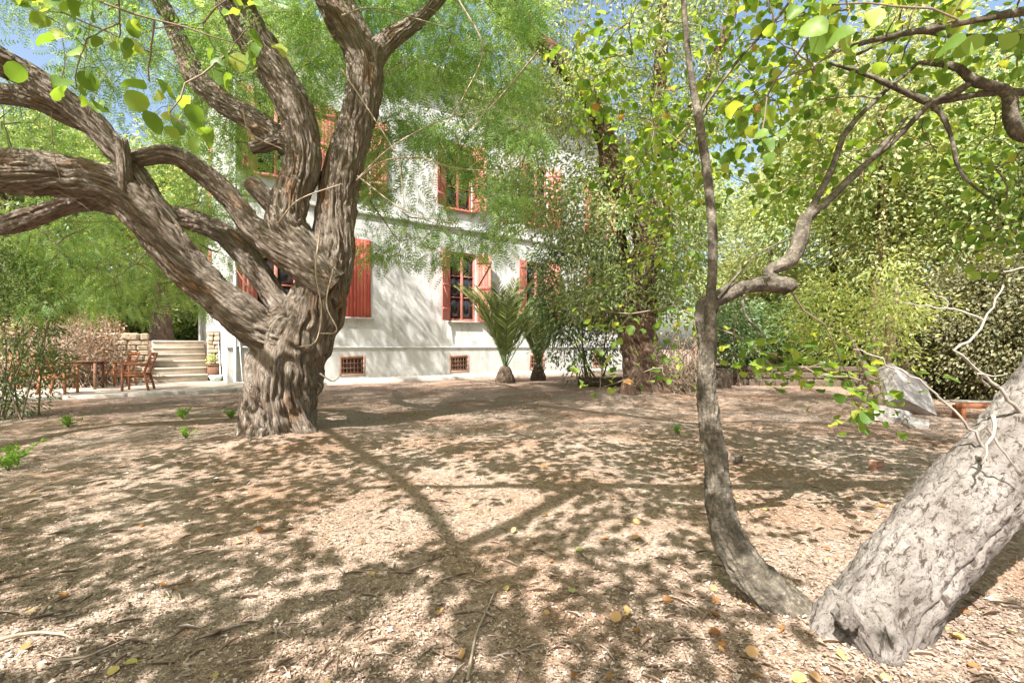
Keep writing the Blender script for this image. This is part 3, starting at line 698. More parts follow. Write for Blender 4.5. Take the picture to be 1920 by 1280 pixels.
# bare whippy shoots and hanging vines
def vine(p, r0, r1, n=5):
    o = obj('bare_shoot', MB().tube(np.asarray(p) - TA_loc, np.linspace(r0, r1, len(p)), n).mesh('shoot', smooth=True), MAT['vine'], TA)
def arc(pts, r0, r1): 
    p, _ = resample(L_(*pts), [1] * len(pts), .06); vine(p, r0, r1)
for pts in ([(668, 338, 6.0), (720, 302, 5.9), (790, 296, 5.9), (850, 315, 5.9), (945, 322, 6)], [(668, 338, 6.0), (735, 275, 6), (830, 225, 6.2), (920, 205, 6.4)],
            [(600, 430, 5.5), (592, 510, 5.45), (603, 580, 5.5), (592, 640, 5.5), (560, 650, 5.55)], [(625, 505, 5.55), (612, 570, 5.5), (632, 620, 5.5), (600, 625, 5.5)],
            [(520, 420, 5.4), (560, 375, 5.4), (640, 345, 5.6)], [(640, 30, 5.7), (690, 15, 5.7), (760, 30, 5.7), (830, 50, 5.8)], [(860, 0, 5.4), (905, 90, 5.4), (870, 180, 5.4), (840, 230, 5.5)],
            [(600, 700, 5.6), (625, 715, 5.6), (640, 700, 5.7)], [(1010, 95, 5.4), (930, 190, 5.4), (850, 270, 5.5)], [(455, 205, 5.6), (470, 250, 5.6), (530, 280, 5.65)],
            [(640, 130, 5.9), (700, 220, 5.8), (745, 300, 5.8), (760, 400, 5.8)], [(670, 330, 6), (760, 395, 5.9), (860, 420, 5.9)]):
    arc(pts, .011, .005)
for k in range(90):
    a = skA[rng.integers(len(skA))]
    if a[1] < 4.5 or a[2] < 2.2: continue
    e_ = a + np.array([rng.normal(0, .8), rng.normal(-.1, .4), rng.uniform(-.6, .7)]); m = (a + e_) / 2 + rng.normal(0, .22, 3)
    s = np.linspace(0, 1, 10)[:, None]; vine((1 - s) ** 2 * a + 2 * s * (1 - s) * m + s * s * e_, .006, .0025, 4)

# --- leaning pale tree on the right and its overhead crown of round leaves, the unseen part laid out for dappled shade
TB_loc = np.array([1.33, 1.9, 0.0])
TB = empty('leaning_tree', 'thick pale speckled trunk leaning out of the picture at bottom right', 'tree', TB_loc)
def lump_disp(amp, seed):
    def f(th, u, R):
        a = vnoise(th * 4, u * 3, seed, 4) - .5; b_ = vnoise(th * 18, u * 14, seed + 1, 18) - .5; c = vnoise(th * 48, u * 38, seed + 2, 48) - .5
        d_ = vnoise(th * 90, u * 75, seed + 3, 90) - .5
        return amp * (a * 1.3 + b_ * .7 + c * .55 + d_ * .4)
    return f
def lean_disp(amp, seed):
    base = lump_disp(amp, seed)
    def f(th, u, R):
        g = 0
        for t0, ph in ((.06, 0), (.30, 4), (.52, 9), (.78, 14)):
            c = t0 + .05 * (vnoise(0 * th + ph, u * 2.2, seed + 31) - .5) + .02 * (vnoise(0 * th + ph, u * 9, seed + 32) - .5)
            d_ = np.abs((th - c + .5) % 1 - .5); g = g + np.exp(-(d_ / .008) ** 2) * (vnoise(0 * th + ph, u * 3, seed + 33) > .38)
        return base(th, u, R) - .016 * g
    return f
def limbB(name, pts, rad, n, step, amp, seed, mat='palebark'):
    o, p, r = big_tube(np.asarray(pts) - TB_loc, rad, n, step, (lean_disp if name == 'trunk' else lump_disp)(amp, seed), name, MAT[mat], TB); return p + TB_loc
skB = []
a = limbB('trunk', [P(1610, 1480, 1.9), P(1603, 1300, 1.9), P(1628, 1190, 1.89), P(1672, 1120, 1.9), P(1732, 1045, 1.93), P(1805, 955, 1.98), P(1900, 845, 2.05), P(2010, 710, 2.15), P(2120, 540, 2.3), P(2200, 330, 2.45), P(2250, 60, 2.6)],
          [.195, .195, .18, .162,   .158, .158, .156, .165, .155, .14, .12], 210, .015, .02, 201)
limbB('root', [P(1620, 1150, 1.85), P(1650, 1210, 1.74), P(1660, 1250, 1.68)], [.11, .085, .05], 60, .012, .03, 202)
limbB('root', [P(1600, 1150, 1.92), P(1560, 1190, 1.88), P(1535, 1240, 1.86)], [.10, .075, .04], 60, .012, .03, 203)
limbB('root', [P(1680, 1120, 1.95), P(1730, 1180, 1.87), P(1750, 1230, 1.83)], [.10, .07, .03], 60, .012, .03, 204)
limbB('knot', [P(1590, 1160, 1.80), P(1592, 1168, 1.73), P(1593, 1170, 1.715)], [.035, .03, .02], 40, .01, .012, 205)
tp = P(2250, 60, 2.6)
for k, (pts, rad) in enumerate([
    ([tp, (3.5, 2.0, 3.6), (2.3, 1.0, 4.2), (.6, .5, 4.6), (-1.2, .4, 4.7), (-3.0, .5, 4.5)], [.12, .10, .085, .07, .055, .03]),
    ([tp, (3.8, 3.0, 3.8), (3.2, 3.6, 4.3), (2.0, 3.9, 4.6), (.8, 3.6, 4.8)], [.09, .065, .05, .035, .02]),
    ([(2.3, 1.0, 4.2), (1.6, -.6, 4.6), (.6, -2.2, 5.0), (-.8, -3.6, 5.2)], [.075, .06, .045, .03]),
    ([(-1.2, .4, 4.7), (-2.4, -1.2, 5.1), (-3.6, -2.4, 5.2)], [.07, .06, .035]),
    ([tp, (4.8, 2.4, 4.0), (5.6, 3.4, 4.6), (5.6, 5, 5)], [.10, .08, .06, .03]),
    ([(2.3, 1.0, 4.2), (2.8, -.8, 4.5), (3.0, -2.6, 4.8)], [.09, .07, .04])]):
    a = limbB('limb', pts, rad, 24, .06, .012, 210 + k, 'stembark'); skB += list(a[::5])
dB = 2.6
vis = []
for k, (pts, rad) in enumerate([
    ([P(2130, 420, 2.4), P(2040, 300, 2.5), P(1960, 262, dB), P(1912, 250, dB), (P(1896, 222, dB)), P(1893, 185, dB), P(1880, 168, dB), P(1828, 152, dB), P(1798, 128, dB), P(1765, 120, dB + .05), P(1720, 118, dB + .1)], [.06, .05, .042, .038, .036, .034, .03, .027, .022, .018, .010]),
    ([P(1960, 175, dB), P(1885, 172, dB), P(1825, 178, dB + .03), P(1765, 190, dB + .03), P(1742, 192, dB + .03), P(1690, 170, dB + .05), P(1620, 138, dB + .1), P(1555, 119, dB + .1)], [.022, .018, .016, .017, .02, .016, .012, .006]),
    ([P(1815, 160, dB), P(1780, 180, dB), P(1745, 192, dB + .02), P(1665, 275, dB + .1), P(1590, 335, dB + .2), P(1520, 415, dB + .3)], [.018, .016, .014, .012, .010, .008]),
    ([P(1745, 194, dB + .02), P(1770, 222, dB), P(1785, 265, dB), P(1802, 325, dB), P(1850, 370, dB)], [.012, .011, .01, .008, .004]),
    ([P(2060, 60, 2.5), P(1920, 70, 2.5), P(1800, 68, 2.6), P(1700, 62, 2.7), P(1600, 105, 2.9)], [.022, .018, .014, .010, .006]),
    ([P(1985, 10, 2.2), P(1820, 40, 2.3), P(1640, 75, 2.4), P(1560, 100, 2.5)], [.02, .016, .012, .006])]):
    a = limbB('branch', pts, rad, 16, .03, .006, 230 + k, 'stembark'); vis += list(a[::3])
# pale bare twigs growing from the trunk
pt = MB()
for pts, r0 in (([(1935, 800, 2.02), (1890, 745, 1.98), (1862, 715, 1.98), (1815, 680, 1.97), (1790, 655, 1.97), (1820, 640, 1.96), (1845, 600, 1.95), (1870, 560, 1.94), (1882, 535, 1.94)], .009),
                ([(1855, 725, 1.97), (1825, 690, 1.96), (1805, 665, 1.96)], .005), ([(1843, 600, 1.95), (1790, 580, 1.95), (1740, 575, 1.95), (1695, 568, 1.95)], .005),
                ([(1775, 578, 1.95), (1768, 560, 1.95), (1748, 545, 1.95)], .003), ([(1830, 700, 1.95), (1860, 705, 1.94), (1890, 700, 1.93)], .004),
                ([(1860, 860, 1.98), (1810, 790, 1.98), (1765, 745, 1.97), (1720, 710, 1.97), (1650, 672, 1.98), (1600, 655, 2.0)], .006), ([(1862, 780, 1.83), (1862, 815, 1.8), (1840, 870, 1.8)], .008),
                ([(1850, 800, 1.8), (1880, 850, 1.8), (1920, 890, 1.8)], .005), ([(1880, 510, 2.0), (1930, 500, 2.0), (2000, 500, 2.0)], .004)):
    p, _ = resample(L_(*pts), [1] * len(pts), .03); p[1:-1] += rng.normal(0, .005, p[1:-1].shape); pt.tube(p, np.linspace(r0, r0 * .35, len(p)), 6)
obj('bare_twigs', pt.mesh('bare', smooth=True), MAT['pale_twig'], TB, kind='stuff').location = -TB_loc

ROUND = t_round()
def round_leaf_variants(mat):
    out = []
    for k in range(8):
        tv = ROUND[0].copy(); tv[:-2, 2] = tv[:-2, 2] * rng.uniform(.3, 1.5) + rng.normal(0, .035, len(tv) - 2); tv[:-2, 1] *= rng.uniform(.82, 1.1)
        m = mesh_np('leaf', tv, ROUND[1], rnd=np.full(len(tv), (k + .5) / 8), smooth=True); m.materials.append(mat); out.append(m)
    return out
RV = round_leaf_variants(MAT['round_'])
def place_round(parent, ploc, pos, d, up, sz, rd, nmax=300, name='leaf'):
    """the leaves that show largest as objects of their own, the rest as one mass"""
    rd = np.clip(.5 + (rd - .5) * 1.45, 0, .955 + .045 * (rng.random(len(rd)) < .1)); sz = sz * rng.uniform(.72, 1.12, len(sz))
    pix = np.where((pos[:, 1] > .3), sz / np.maximum(pos[:, 1], .3), 0)
    sx = np.abs(pos[:, 0] / np.maximum(pos[:, 1], .1)) < 1.09; sy = np.abs((pos[:, 2] - H) / np.maximum(pos[:, 1], .1)) < .74
    pix = np.where(sx & sy, pix, 0); o_ = np.argsort(-pix); own = [i for i in o_[:nmax] if pix[i] > .012]; rest = np.setdiff1d(np.arange(len(pos)), own)
    x = norm(d); y = norm(np.cross(up, x)); z = np.cross(x, y)
    for i in own:
        o = obj(name, RV[min(7, int(rd[i] * 8))], None, parent)
        M = Matrix.Identity(4)
        for r in range(3): M[r][0], M[r][1], M[r][2], M[r][3] = x[i][r] * sz[i], y[i][r] * sz[i], z[i][r] * sz[i], pos[i][r] - ploc[r]
        o.matrix_local = M
    if len(rest): obj('leaf_mass', leaf_mesh('leaf_mass', t_round(6), pos[rest] - ploc, d[rest], up[rest], sz[rest], rd[rest]), MAT['round_'], parent, kind='stuff')

tgB_vis = np.vstack([region(60, (1480, 1980), (-160, 130), (2.2, 3.4)), region(26, (1350, 1600), (-140, 60), (2.2, 3.4)), region(34, (1500, 1950), (120, 330), (2.8, 4.0)),
                     region(10, (1380, 1440), (150, 270), (2.4, 2.8)), region(14, (1750, 1960), (330, 480), (3, 4))])
tgB_tl = np.vstack([region(7, (90, 300), (-50, 50), (1.6, 2.0)), region(5, (110, 310), (70, 175), (1.7, 2.1)), region(3, (425, 470), (20, 130), (1.7, 1.9)), region(2, (300, 350), (190, 250), (1.7, 1.9)), region(3, (1490, 1600), (-40, 50), (1.3, 1.6)), region(2, (1760, 1830), (0, 50), (1.4, 1.6)), region(3, (1385, 1430), (170, 270), (1.7, 2.0))])
tgB_up = open_to_sun(CAN_B)
mb1, cv1 = grow(skB + vis, tgB_vis, .009, .05); mb2, cv2 = grow(skB, tgB_up, .012, .08)
mb3, cv3 = grow([c[-1] for c in cv2 if abs(c[-1][0]) < 3.0 and .3 < c[-1][1] < 2.2][:90] + skB, tgB_tl, .006, .0)
tw = MB(); tw.v = mb1.v + []; tw.f = mb1.f + []
for m_ in (mb2, mb3):
    for v, f in zip(m_.v, m_.f): tw.quadset(v, f - f.min())
obj('twigs', tw.mesh('twigs', smooth=True), MAT['twig'], TB, kind='stuff').location = -TB_loc
A1 = leaves_on(cv1, 11, .12, None, (.042, .072), .5, .8, .35); A2 = leaves_on(cv2, 40, .12, None, (.075, .115), .4, .4, .7); A3 = leaves_on(cv3, 5.5, .045, None, (.055, .08), .6, 1.0, .86)
place_round(TB, TB_loc, *[np.concatenate(z) for z in zip(A1, A2, A3)])

# --- slender stem with the crooked branch
TC_loc = np.array([1.2, 2.1, 0.0])
TC = empty('slender_tree', 'slender grey tree with dappled stem and a crooked elbow branch', 'tree', TC_loc)
def limbC(name, pts, radpx, n, step, amp, seed):
    w = L_(*pts) - TC_loc; rad = [PR(r, p[2]) for r, p in zip(radpx, pts)]
    o, p, r = big_tube(w, rad, n, step, lump_disp(amp, seed), name, MAT['stembark'], TC); return p + TC_loc
skC = []
limbC('trunk', [(1545, 1190, 2.0), (1490, 1145, 2.04), (1440, 1106, 2.08), (1395, 1055, 2.12), (1365, 995, 2.16), (1350, 925, 2.2), (1345, 855, 2.24), (1332, 780, 2.28), (1325, 700, 2.3), (1324, 630, 2.32), (1322, 585, 2.33), (1335, 562, 2.34)],
      [28, 33, 35, 31, 26, 21, 18.5, 17.5, 17, 16.5, 17, 14], 90, .01, .02, 301)
skC += list(limbC('branch', [(1322, 600, 2.33), (1330, 570, 2.34), (1365, 550, 2.36), (1405, 536, 2.38), (1450, 533, 2.4), (1478, 538, 2.42), (1484, 545, 2.42)], [14, 14, 15, 14, 15, 17, 11], 40, .01, .008, 302))
skC += list(limbC('branch', [(1470, 540, 2.42), (1452, 525, 2.44), (1442, 510, 2.44), (1456, 500, 2.44), (1480, 488, 2.44), (1496, 458, 2.44), (1505, 425, 2.45), (1510, 405, 2.46)], [12, 11, 11, 12, 14, 14, 13, 11], 36, .01, .008, 303))
skC += list(limbC('branch', [(1508, 415, 2.45), (1535, 365, 2.5), (1560, 315, 2.55), (1585, 250, 2.6), (1640, 190, 2.7), (1720, 120, 2.8)], [7, 6, 5.5, 5, 4, 3], 16, .03, .004, 304))
skC += list(limbC('branch', [(1512, 412, 2.45), (1570, 360, 2.5), (1640, 290, 2.55), (1700, 220, 2.6)], [7, 6, 5, 3], 16, .03, .004, 305))
skC += list(limbC('shoot', [(1328, 690, 2.28), (1332, 620, 2.27), (1333, 560, 2.27), (1337, 460, 2.28), (1330, 360, 2.3), (1318, 270, 2.32), (1309, 212, 2.33), (1296, 140, 2.35), (1286, 60, 2.36), (1281, -20, 2.4), (1270, -160, 2.5)], [11, 11, 9.5, 8.5, 8, 8, 7.5, 6, 5.5, 5, 4], 24, .02, .004, 306))
skC += list(limbC('shoot', [(1311, 215, 2.33), (1345, 165, 2.35), (1400, 95, 2.4), (1465, 25, 2.5), (1520, -60, 2.6)], [3.5, 3, 2.6, 2.2, 1.5], 12, .03, .003, 307))
skC += list(limbC('shoot', [(1345, 560, 2.3), (1400, 495, 2.35), (1430, 470, 2.4), (1500, 440, 2.5)], [2.5, 2, 1.6, 1.2], 10, .03, .002, 308))
skC += list(limbC('shoot', [(1390, 545, 2.38), (1398, 590, 2.3), (1425, 620, 2.25), (1440, 640, 2.2)], [2.5, 2, 1.6, 1.2], 10, .03, .002, 309))
tgC = np.vstack([region(50, (1100, 1420), (20, 330), (2.8, 4.6)), region(44, (1180, 1320), (230, 500), (3.6, 5)), region(30, (1400, 1560), (60, 420), (3.0, 4.6)), region(14, (1110, 1330), (560, 730), (3.4, 4.4)), region(10, (1020, 1180), (60, 210), (3.4, 4.4))])
lowC = np.vstack([region(16, (1410, 1600), (630, 720), (3.0, 3.8)), region(8, (1560, 1720), (690, 790), (2.6, 3.2))])
mbc, cvc = grow(skC[::4], np.vstack([tgC, lowC]), .007, .04)
obj('twigs', mbc.mesh('twigs', smooth=True), MAT['twig'], TC, kind='stuff').location = -TC_loc
nlow = [c for c in cvc if c[-1][2] < 1.12]; hi = [c for c in cvc if c[-1][2] >= 1.12]
B1 = leaves_on(hi, 11, .12, None, (.045, .075), .35, .5, .4); B2 = leaves_on(nlow, 9, .10, None, (.05, .08), .1, .22, .4); B2[0][:, 2] = np.maximum(B2[0][:, 2], .35)
place_round(TC, TC_loc, *[np.concatenate(z) for z in zip(B1, B2)])

# --- reddish tree in the middle distance
TD_loc = np.array([3.2, 11.6, 0.0])
TD = empty('peeling_tree', 'tall tree with reddish peeling bark leaning over the lawn before the villa', 'tree', TD_loc)
def limbD(name, pts, radpx, n, amp, seed, step=.04):
    w = L_(*pts) - TD_loc; rad = [PR(r, p[2]) for r, p in zip(radpx, pts)]
    o, p, r = big_tube(w, rad, n, step, bark_disp(amp, 11, .9, .1, seed), name, MAT['bark_b'], TD); return p + TD_loc
skD = []
limbD('trunk', [(1222, 760, 11.5), (1217, 735, 11.5), (1207, 690, 11.6), (1196, 620, 11.7), (1200, 550, 11.7), (1216, 480, 11.6), (1220, 440, 11.5)], [64, 48, 37, 32, 29, 29, 25], 110, .12, 401)
limbD('root', [(1225, 700, 11.4), (1250, 740, 11.0), (1275, 765, 10.7)], [22, 17, 9], 40, .06, 402)
limbD('root', [(1200, 700, 11.4), (1175, 738, 11.0), (1160, 760, 10.9)], [20, 13, 7], 40, .06, 403)
skD += list(limbD('limb', [(1218, 465, 11.5), (1190, 385, 11.3), (1152, 335, 11.2), (1135, 260, 11.0), (1105, 185, 10.8), (1050, 115, 10.6), (985, 60, 10.4), (930, 5, 10.2), (860, -90, 9.8), (780, -200, 9.4)], [24, 22, 20, 17, 16, 16, 15, 14, 11, 7], 50, .06, 404))
skD += list(limbD('limb', [(1218, 460, 11.5), (1240, 380, 11.6), (1248, 290, 11.7), (1235, 200, 11.8), (1240, 90, 12), (1250, -50, 12.2), (1270, -240, 12.4)], [22, 18, 15, 14, 12, 10, 6], 50, .06, 405))
skD += list(limbD('limb', [(1245, 300, 11.7), (1290, 220, 11.9), (1340, 120, 12.1), (1380, 0, 12.4), (1420, -120, 12.6)], [12, 11, 10, 8, 5], 36, .04, 406))
skD += list(limbD('limb', [(1200, 610, 11.7), (1180, 530, 12), (1165, 440, 12.2), (1160, 340, 12.3)], [12, 9, 8, 5], 30, .04, 407))
tgD = np.vstack([region(190, (860, 1400), (-220, 250), (9.6, 13.5)), region(115, (930, 1340), (150, 430), (10, 13)), region(34, (1060, 1200), (400, 580), (10.6, 12.5)), region(30, (1230, 1340), (380, 600), (10.6, 12.5))])
mb, cv = grow(skD[::4], tgD, .014, .15)
obj('twigs', mb.mesh('twigs', smooth=True), MAT['twig'], TD, kind='stuff').location = -TD_loc
pos, d, up, sz, rd = leaves_on(cv, 150, .30, None, (.085, .15), .3, 1.3, .3)
obj('crown', leaf_mesh('crown', t_rhomb(.2), pos - TD_loc, d, up, sz, rd), MAT['lance'], TD, kind='stuff')
st = MB()                                    # hanging strips of bark and dead twigs
for k in range(120):
    a = skD[rng.integers(len(skD))]; ln = rng.uniform(.5, 1.9); s = np.linspace(0, 1, 8)[:, None]
    e_ = a + np.array([rng.normal(0, .25), rng.normal(0, .25), -ln]); m = (a + e_) / 2 + rng.normal(0, .2, 3)
    st.tube((1 - s) ** 2 * a + 2 * s * (1 - s) * m + s * s * e_, np.linspace(.012, .004, 8), 4)
obj('bark_strips', st.mesh('strips', smooth=True), MAT['vine'], TD, kind='stuff').location = -TD_loc

def tangle(name, label, cat, c, r, n, mat, rad, ln, leaf=None, nl=0, lsize=(.05, .09)):
    c = np.array(c, float); base = c * np.array([1, 1, 0]); e = empty(name, label, cat, base); b = MB()
    for k in range(n):
        p0 = np.array([*(rng.normal(0, .35, 2) * np.array(r[:2])), 0.0]); tip = ellips(1, (0, 0, c[2]), r, .2)[0]
        m = (p0 + tip) / 2 + rng.normal(0, .3, 3) * ln; m[2] = abs(m[2]) + .1
        s = np.linspace(0, 1, 9)[:, None]; w = (1 - s) ** 2 * p0 + 2 * s * (1 - s) * m + s * s * tip
        w[1:] += rng.normal(0, .03, w[1:].shape); b.tube(w, np.linspace(rad, rad * .35, 9), 4)
    obj('twigs', b.mesh('twigs', smooth=True), MAT[mat], e, kind='stuff')
    if leaf:
        pos = ellips(nl, (0, 0, c[2]), np.array(r) * 1.02, .35); pos[:, 2] = np.maximum(pos[:, 2], .05)
        obj('foliage', leaf_mesh('foliage', t_rhomb(.25), pos, rnd_dir(nl), rnd_dir(nl), rng.uniform(*lsize, nl), rng.random(nl)), MAT[leaf], e, kind='stuff')
    return e
tangle('dry_vine_tangle', 'tangle of dry grey vines heaped against the reddish trunk', 'dry vines', (3.75, 11.2, .75), (.85, .6, .85), 240, 'vine', .012, .8, 'dry', 500, (.05, .1))

# --- generic shrubs and background trees
def shrub(name, label, cat, base, c, r, nclump, per, tpl, size, leaf, bark='twig', stems=5, stem_r=.02, hang=.1, spread=.12, group=None, shell=.3, upj=.9):
    base = np.array(base, float); e = empty(name, label, cat, base, 0, group); b = MB(); nodes = []
    for k in range(stems):
        a = np.array([rng.normal(0, .06 * stems ** .5), rng.normal(0, .06 * stems ** .5), -.1]); tip = np.array(c) + rng.normal(0, .35, 3) * np.array(r) - base
        m = (a + tip) / 2 + rng.normal(0, .12, 3) * np.array(r); s = np.linspace(0, 1, 12)[:, None]
        w = (1 - s) ** 2 * a + 2 * s * (1 - s) * m + s * s * tip; b.tube(w, np.linspace(stem_r, stem_r * .35, 12), 7); nodes += list(w[3:])
    tg = ellips(nclump, np.array(c) - base, r, shell); tg = tg[tg[:, 2] > .08]
    mb, cv = grow(nodes, tg, .008, .05)
    obj('stem', b.mesh('stem', smooth=True), MAT[bark], e, kind='stuff'); obj('twigs', mb.mesh('twigs', smooth=True), MAT['twig'], e, kind='stuff')
    pos, d, up, sz, rd = leaves_on(cv, per, spread, None, size, hang, upj, .2)
    k = pos[:, 2] > .03
    obj('foliage', leaf_mesh('foliage', tpl, pos[k], d[k], up[k], sz[k], rd[k]), MAT[leaf], e, kind='stuff')
    return e

def bg_tree(name, label, px, dist, hgt, cr, leaf, z0=0.0, bark='bark_bg', ncl=60, per=150, size=(.15, .25), tpl=None, tr=.16, crown_z=.62, crown_h=.42, lean=0.0, hang=.3, group=None):
    base = np.array([(px - 960) / F * dist, dist, z0]); e = empty(name, label, 'tree', base, 0, group)
    pts = [np.array([0, 0, -.2])]
    for k in range(1, 6): pts.append(np.array([lean * hgt * k / 5 + rng.normal(0, .07), rng.normal(0, .07), hgt * .8 * k / 5]))
    p, r = resample(pts, np.array([1.35, 1, .85, .7, .5, .25]) * tr, .12)
    V, Q, uv = tube(p, r, 20, bark_disp(.03, 9, .8, .05, int(px) % 97)); obj('trunk', mesh_np('trunk', V, Q, uv=uv, smooth=True), MAT[bark], e)
    nodes = list(p[len(p) // 3:]); cc = np.array([lean * hgt * .7, 0, hgt * crown_z])
    tg = ellips(ncl, cc, (cr, cr, hgt * crown_h), .25)
    mb, cv = grow(nodes, tg, .016, .1, maxr=.06)
    obj('twigs', mb.mesh('twigs', smooth=True), MAT[bark], e, kind='stuff')
    pos, d, up, sz, rd = leaves_on(cv, per, .34 + cr * .05, None, size, hang, .9, .15)
    obj('crown', leaf_mesh('crown', tpl or t_rhomb(.26), pos, d, up, sz, rd), MAT[leaf], e, kind='stuff')
    return e

LN = t_lance(.15, .12); RH = t_rhomb(.28)
G1 = 'trees beyond the lawn on the right'
bg_tree('background_tree', 'light green tree behind the reddish trunk, sky showing around it', 1305, 24, 10.5, 2.8, 'bg_green', group=G1, ncl=55)
bg_tree('background_tree', 'slim pale green tree right of the slender grey stem', 1440, 19, 8.0, 2.1, 'bg_olive', group=G1, ncl=48, per=250, size=(.10, .18))
bg_tree('background_tree', 'fresh green leafy tree behind the crooked elbow branch', 1560, 15.5, 9.5, 2.6, 'bg_green', group=G1, ncl=70, per=250, size=(.10, .18))
bg_tree('background_tree', 'tree with straight reddish trunk rising behind the yellow green shrub', 1655, 13.5, 10.5, 2.4, 'bg_olive', bark='bark_b', group=G1, tr=.2, ncl=70, crown_z=.68, per=250, size=(.10, .18))
bg_tree('background_tree', 'olive green tree above the tall dusty hedge', 1770, 16, 10.5, 3.0, 'bg_olive', group=G1, ncl=80, per=250, size=(.10, .18))
bg_tree('background_tree', 'bright green tree at the right edge behind the pale leaning trunk', 1905, 12.5, 9.5, 3.0, 'bg_green', group=G1, ncl=80, per=250, size=(.10, .18))
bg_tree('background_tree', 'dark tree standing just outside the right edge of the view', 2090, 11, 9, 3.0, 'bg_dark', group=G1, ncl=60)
bg_tree('background_tree', 'tall distant tree between the slim pale tree and the leafy one', 1500, 29, 14, 4.2, 'bg_olive', group=G1, ncl=70, size=(.24, .38))
bg_tree('background_tree', 'tallest distant tree filling the sky above the hedge', 1700, 31, 17, 5.2, 'bg_green', group=G1, ncl=90, size=(.26, .40))
bg_tree('background_tree', 'far tree at upper right beyond the olive green one', 1960, 24, 14, 4.6, 'bg_olive', group=G1, ncl=80, size=(.24, .38))
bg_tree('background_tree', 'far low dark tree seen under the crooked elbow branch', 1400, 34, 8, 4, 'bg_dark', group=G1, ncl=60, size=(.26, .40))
G2 = 'trees on the terrace at the left'
bg_tree('terrace_tree', 'tree with a stout brown trunk at the head of the stairs', 303, 20.5, 8.5, 2.6, 'bg_green', TZ, group=G2, tr=.34, crown_z=.72, crown_h=.34, ncl=60)
bg_tree('terrace_tree', 'light green tree behind the withered hedge', 130, 22, 9.5, 3.4, 'bg_green', TZ, group=G2, ncl=85)
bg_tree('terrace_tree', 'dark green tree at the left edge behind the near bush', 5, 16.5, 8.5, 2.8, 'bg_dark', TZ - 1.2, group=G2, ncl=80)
bg_tree('terrace_tree', 'far tall tree seen between the two lowest left limbs', 215, 32, 14, 4.6, 'bg_olive', TZ, group=G2, ncl=90, size=(.24, .38))
bg_tree('terrace_tree', 'far green tree left of the villa corner', 365, 34, 13, 3.6, 'bg_green', TZ, group=G2, ncl=70, size=(.24, .38))
bg_tree('terrace_tree', 'far tree behind the upper left limbs of the twisted tree', 30, 30, 15, 5, 'bg_green', TZ, group=G2, ncl=90, size=(.24, .38))

shrub('laurel_shrub', 'tall airy evergreen shrub in front of the villa right of the palms', 'shrub', P(1120, 702, 14.2) * np.array([1, 1, 0]), P(1090, 550, 14), (1.75, 1.1, 2.4), 190, 60, t_lance(.17, .12), (.10, .17), 'laurel', 'twig', 7, .035, .5, .22)
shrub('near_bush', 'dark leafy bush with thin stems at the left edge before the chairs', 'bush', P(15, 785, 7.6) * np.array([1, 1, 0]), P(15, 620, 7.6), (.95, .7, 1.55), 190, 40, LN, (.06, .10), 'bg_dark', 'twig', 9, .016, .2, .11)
shrub('yellow_shrub', 'yellow green small-leaved shrub tree with tan forked stems beside the white slab', 'shrub', P(1640, 758, 9.3) * np.array([1, 1, 0]), P(1610, 600, 9.3), (1.6, 1.1, 1.15), 105, 48, LN, (.07, .13), 'yellow', 'bark_pale', 4, .085, .3, .2, shell=.12)
shrub('blue_green_bush', 'pale bluish green bush behind the slender grey stem', 'bush', P(1375, 715, 14) * np.array([1, 1, 0]), P(1375, 620, 14), (.8, .6, 1.0), 60, 70, LN, (.10, .16), 'laurel', 'twig', 5, .025, .2, .17)
shrub('mid_bush', 'green bush behind the low dark wall', 'bush', P(1500, 712, 15.5) * np.array([1, 1, 0]), P(1500, 620, 15.5), (1.9, .9, 1.1), 110, 80, LN, (.12, .19), 'bg_dark', 'twig', 7, .03, .2, .2)
G3 = 'tall dusty hedge along the right side'
for (px, dd, lab, rr, hh) in ((1745, 11.2, 'olive brown hedge plant just right of the yellow green shrub', 1.0, 1.35), (1850, 10.2, 'dusty hedge plant above the leaning trunk at right', 1.15, 1.5), (1990, 9.2, 'hedge plant cut off by the right edge of the picture', 1.2, 1.5)):
    b_ = np.array([(px - 960) / F * dd, dd, 0])
    shrub('hedge_plant', lab, 'hedge', b_, b_ + np.array([0, 0, hh]), (rr * 1.15, .9, hh * 1.1), 150, 170, RH, (.055, .10), 'hedge', 'bark_pale', 8, .035, .5, .26, G3, .15)
for (px, dd, lab) in ((1450, 21, 'far green hedge closing the lawn on the right'), (1640, 19, 'far green hedge behind the yellow green shrub'), (1850, 15, 'dark green hedge behind the dusty hedge'), (60, 22, 'green hedge on the terrace at the far left'), (210, 24, 'green hedge on the terrace above the withered hedge'), (345, 28, 'distant green hedge at the head of the stairs')):
    b_ = np.array([(px - 960) / F * dd, dd, TZ - .05 if px < 900 else 0])
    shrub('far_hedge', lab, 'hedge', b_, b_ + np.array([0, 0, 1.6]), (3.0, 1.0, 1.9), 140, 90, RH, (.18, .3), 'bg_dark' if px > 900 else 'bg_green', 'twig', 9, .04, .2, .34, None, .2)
tangle('withered_hedge', 'withered beige hedge of bare twigs behind the garden table', 'hedge', ST(-1.95, -.35, 1.2), (1.75, .9, 1.2), 460, 'vine', .012, 1.0, 'dry', 5200, (.05, .11))
tangle('withered_bush', 'low dry bush on the retaining wall left of the stairs', 'bush', ST(-1.6, 1.9, 1.7), (1.0, .7, .6), 120, 'vine', .01, .6, 'dry', 900, (.05, .1))

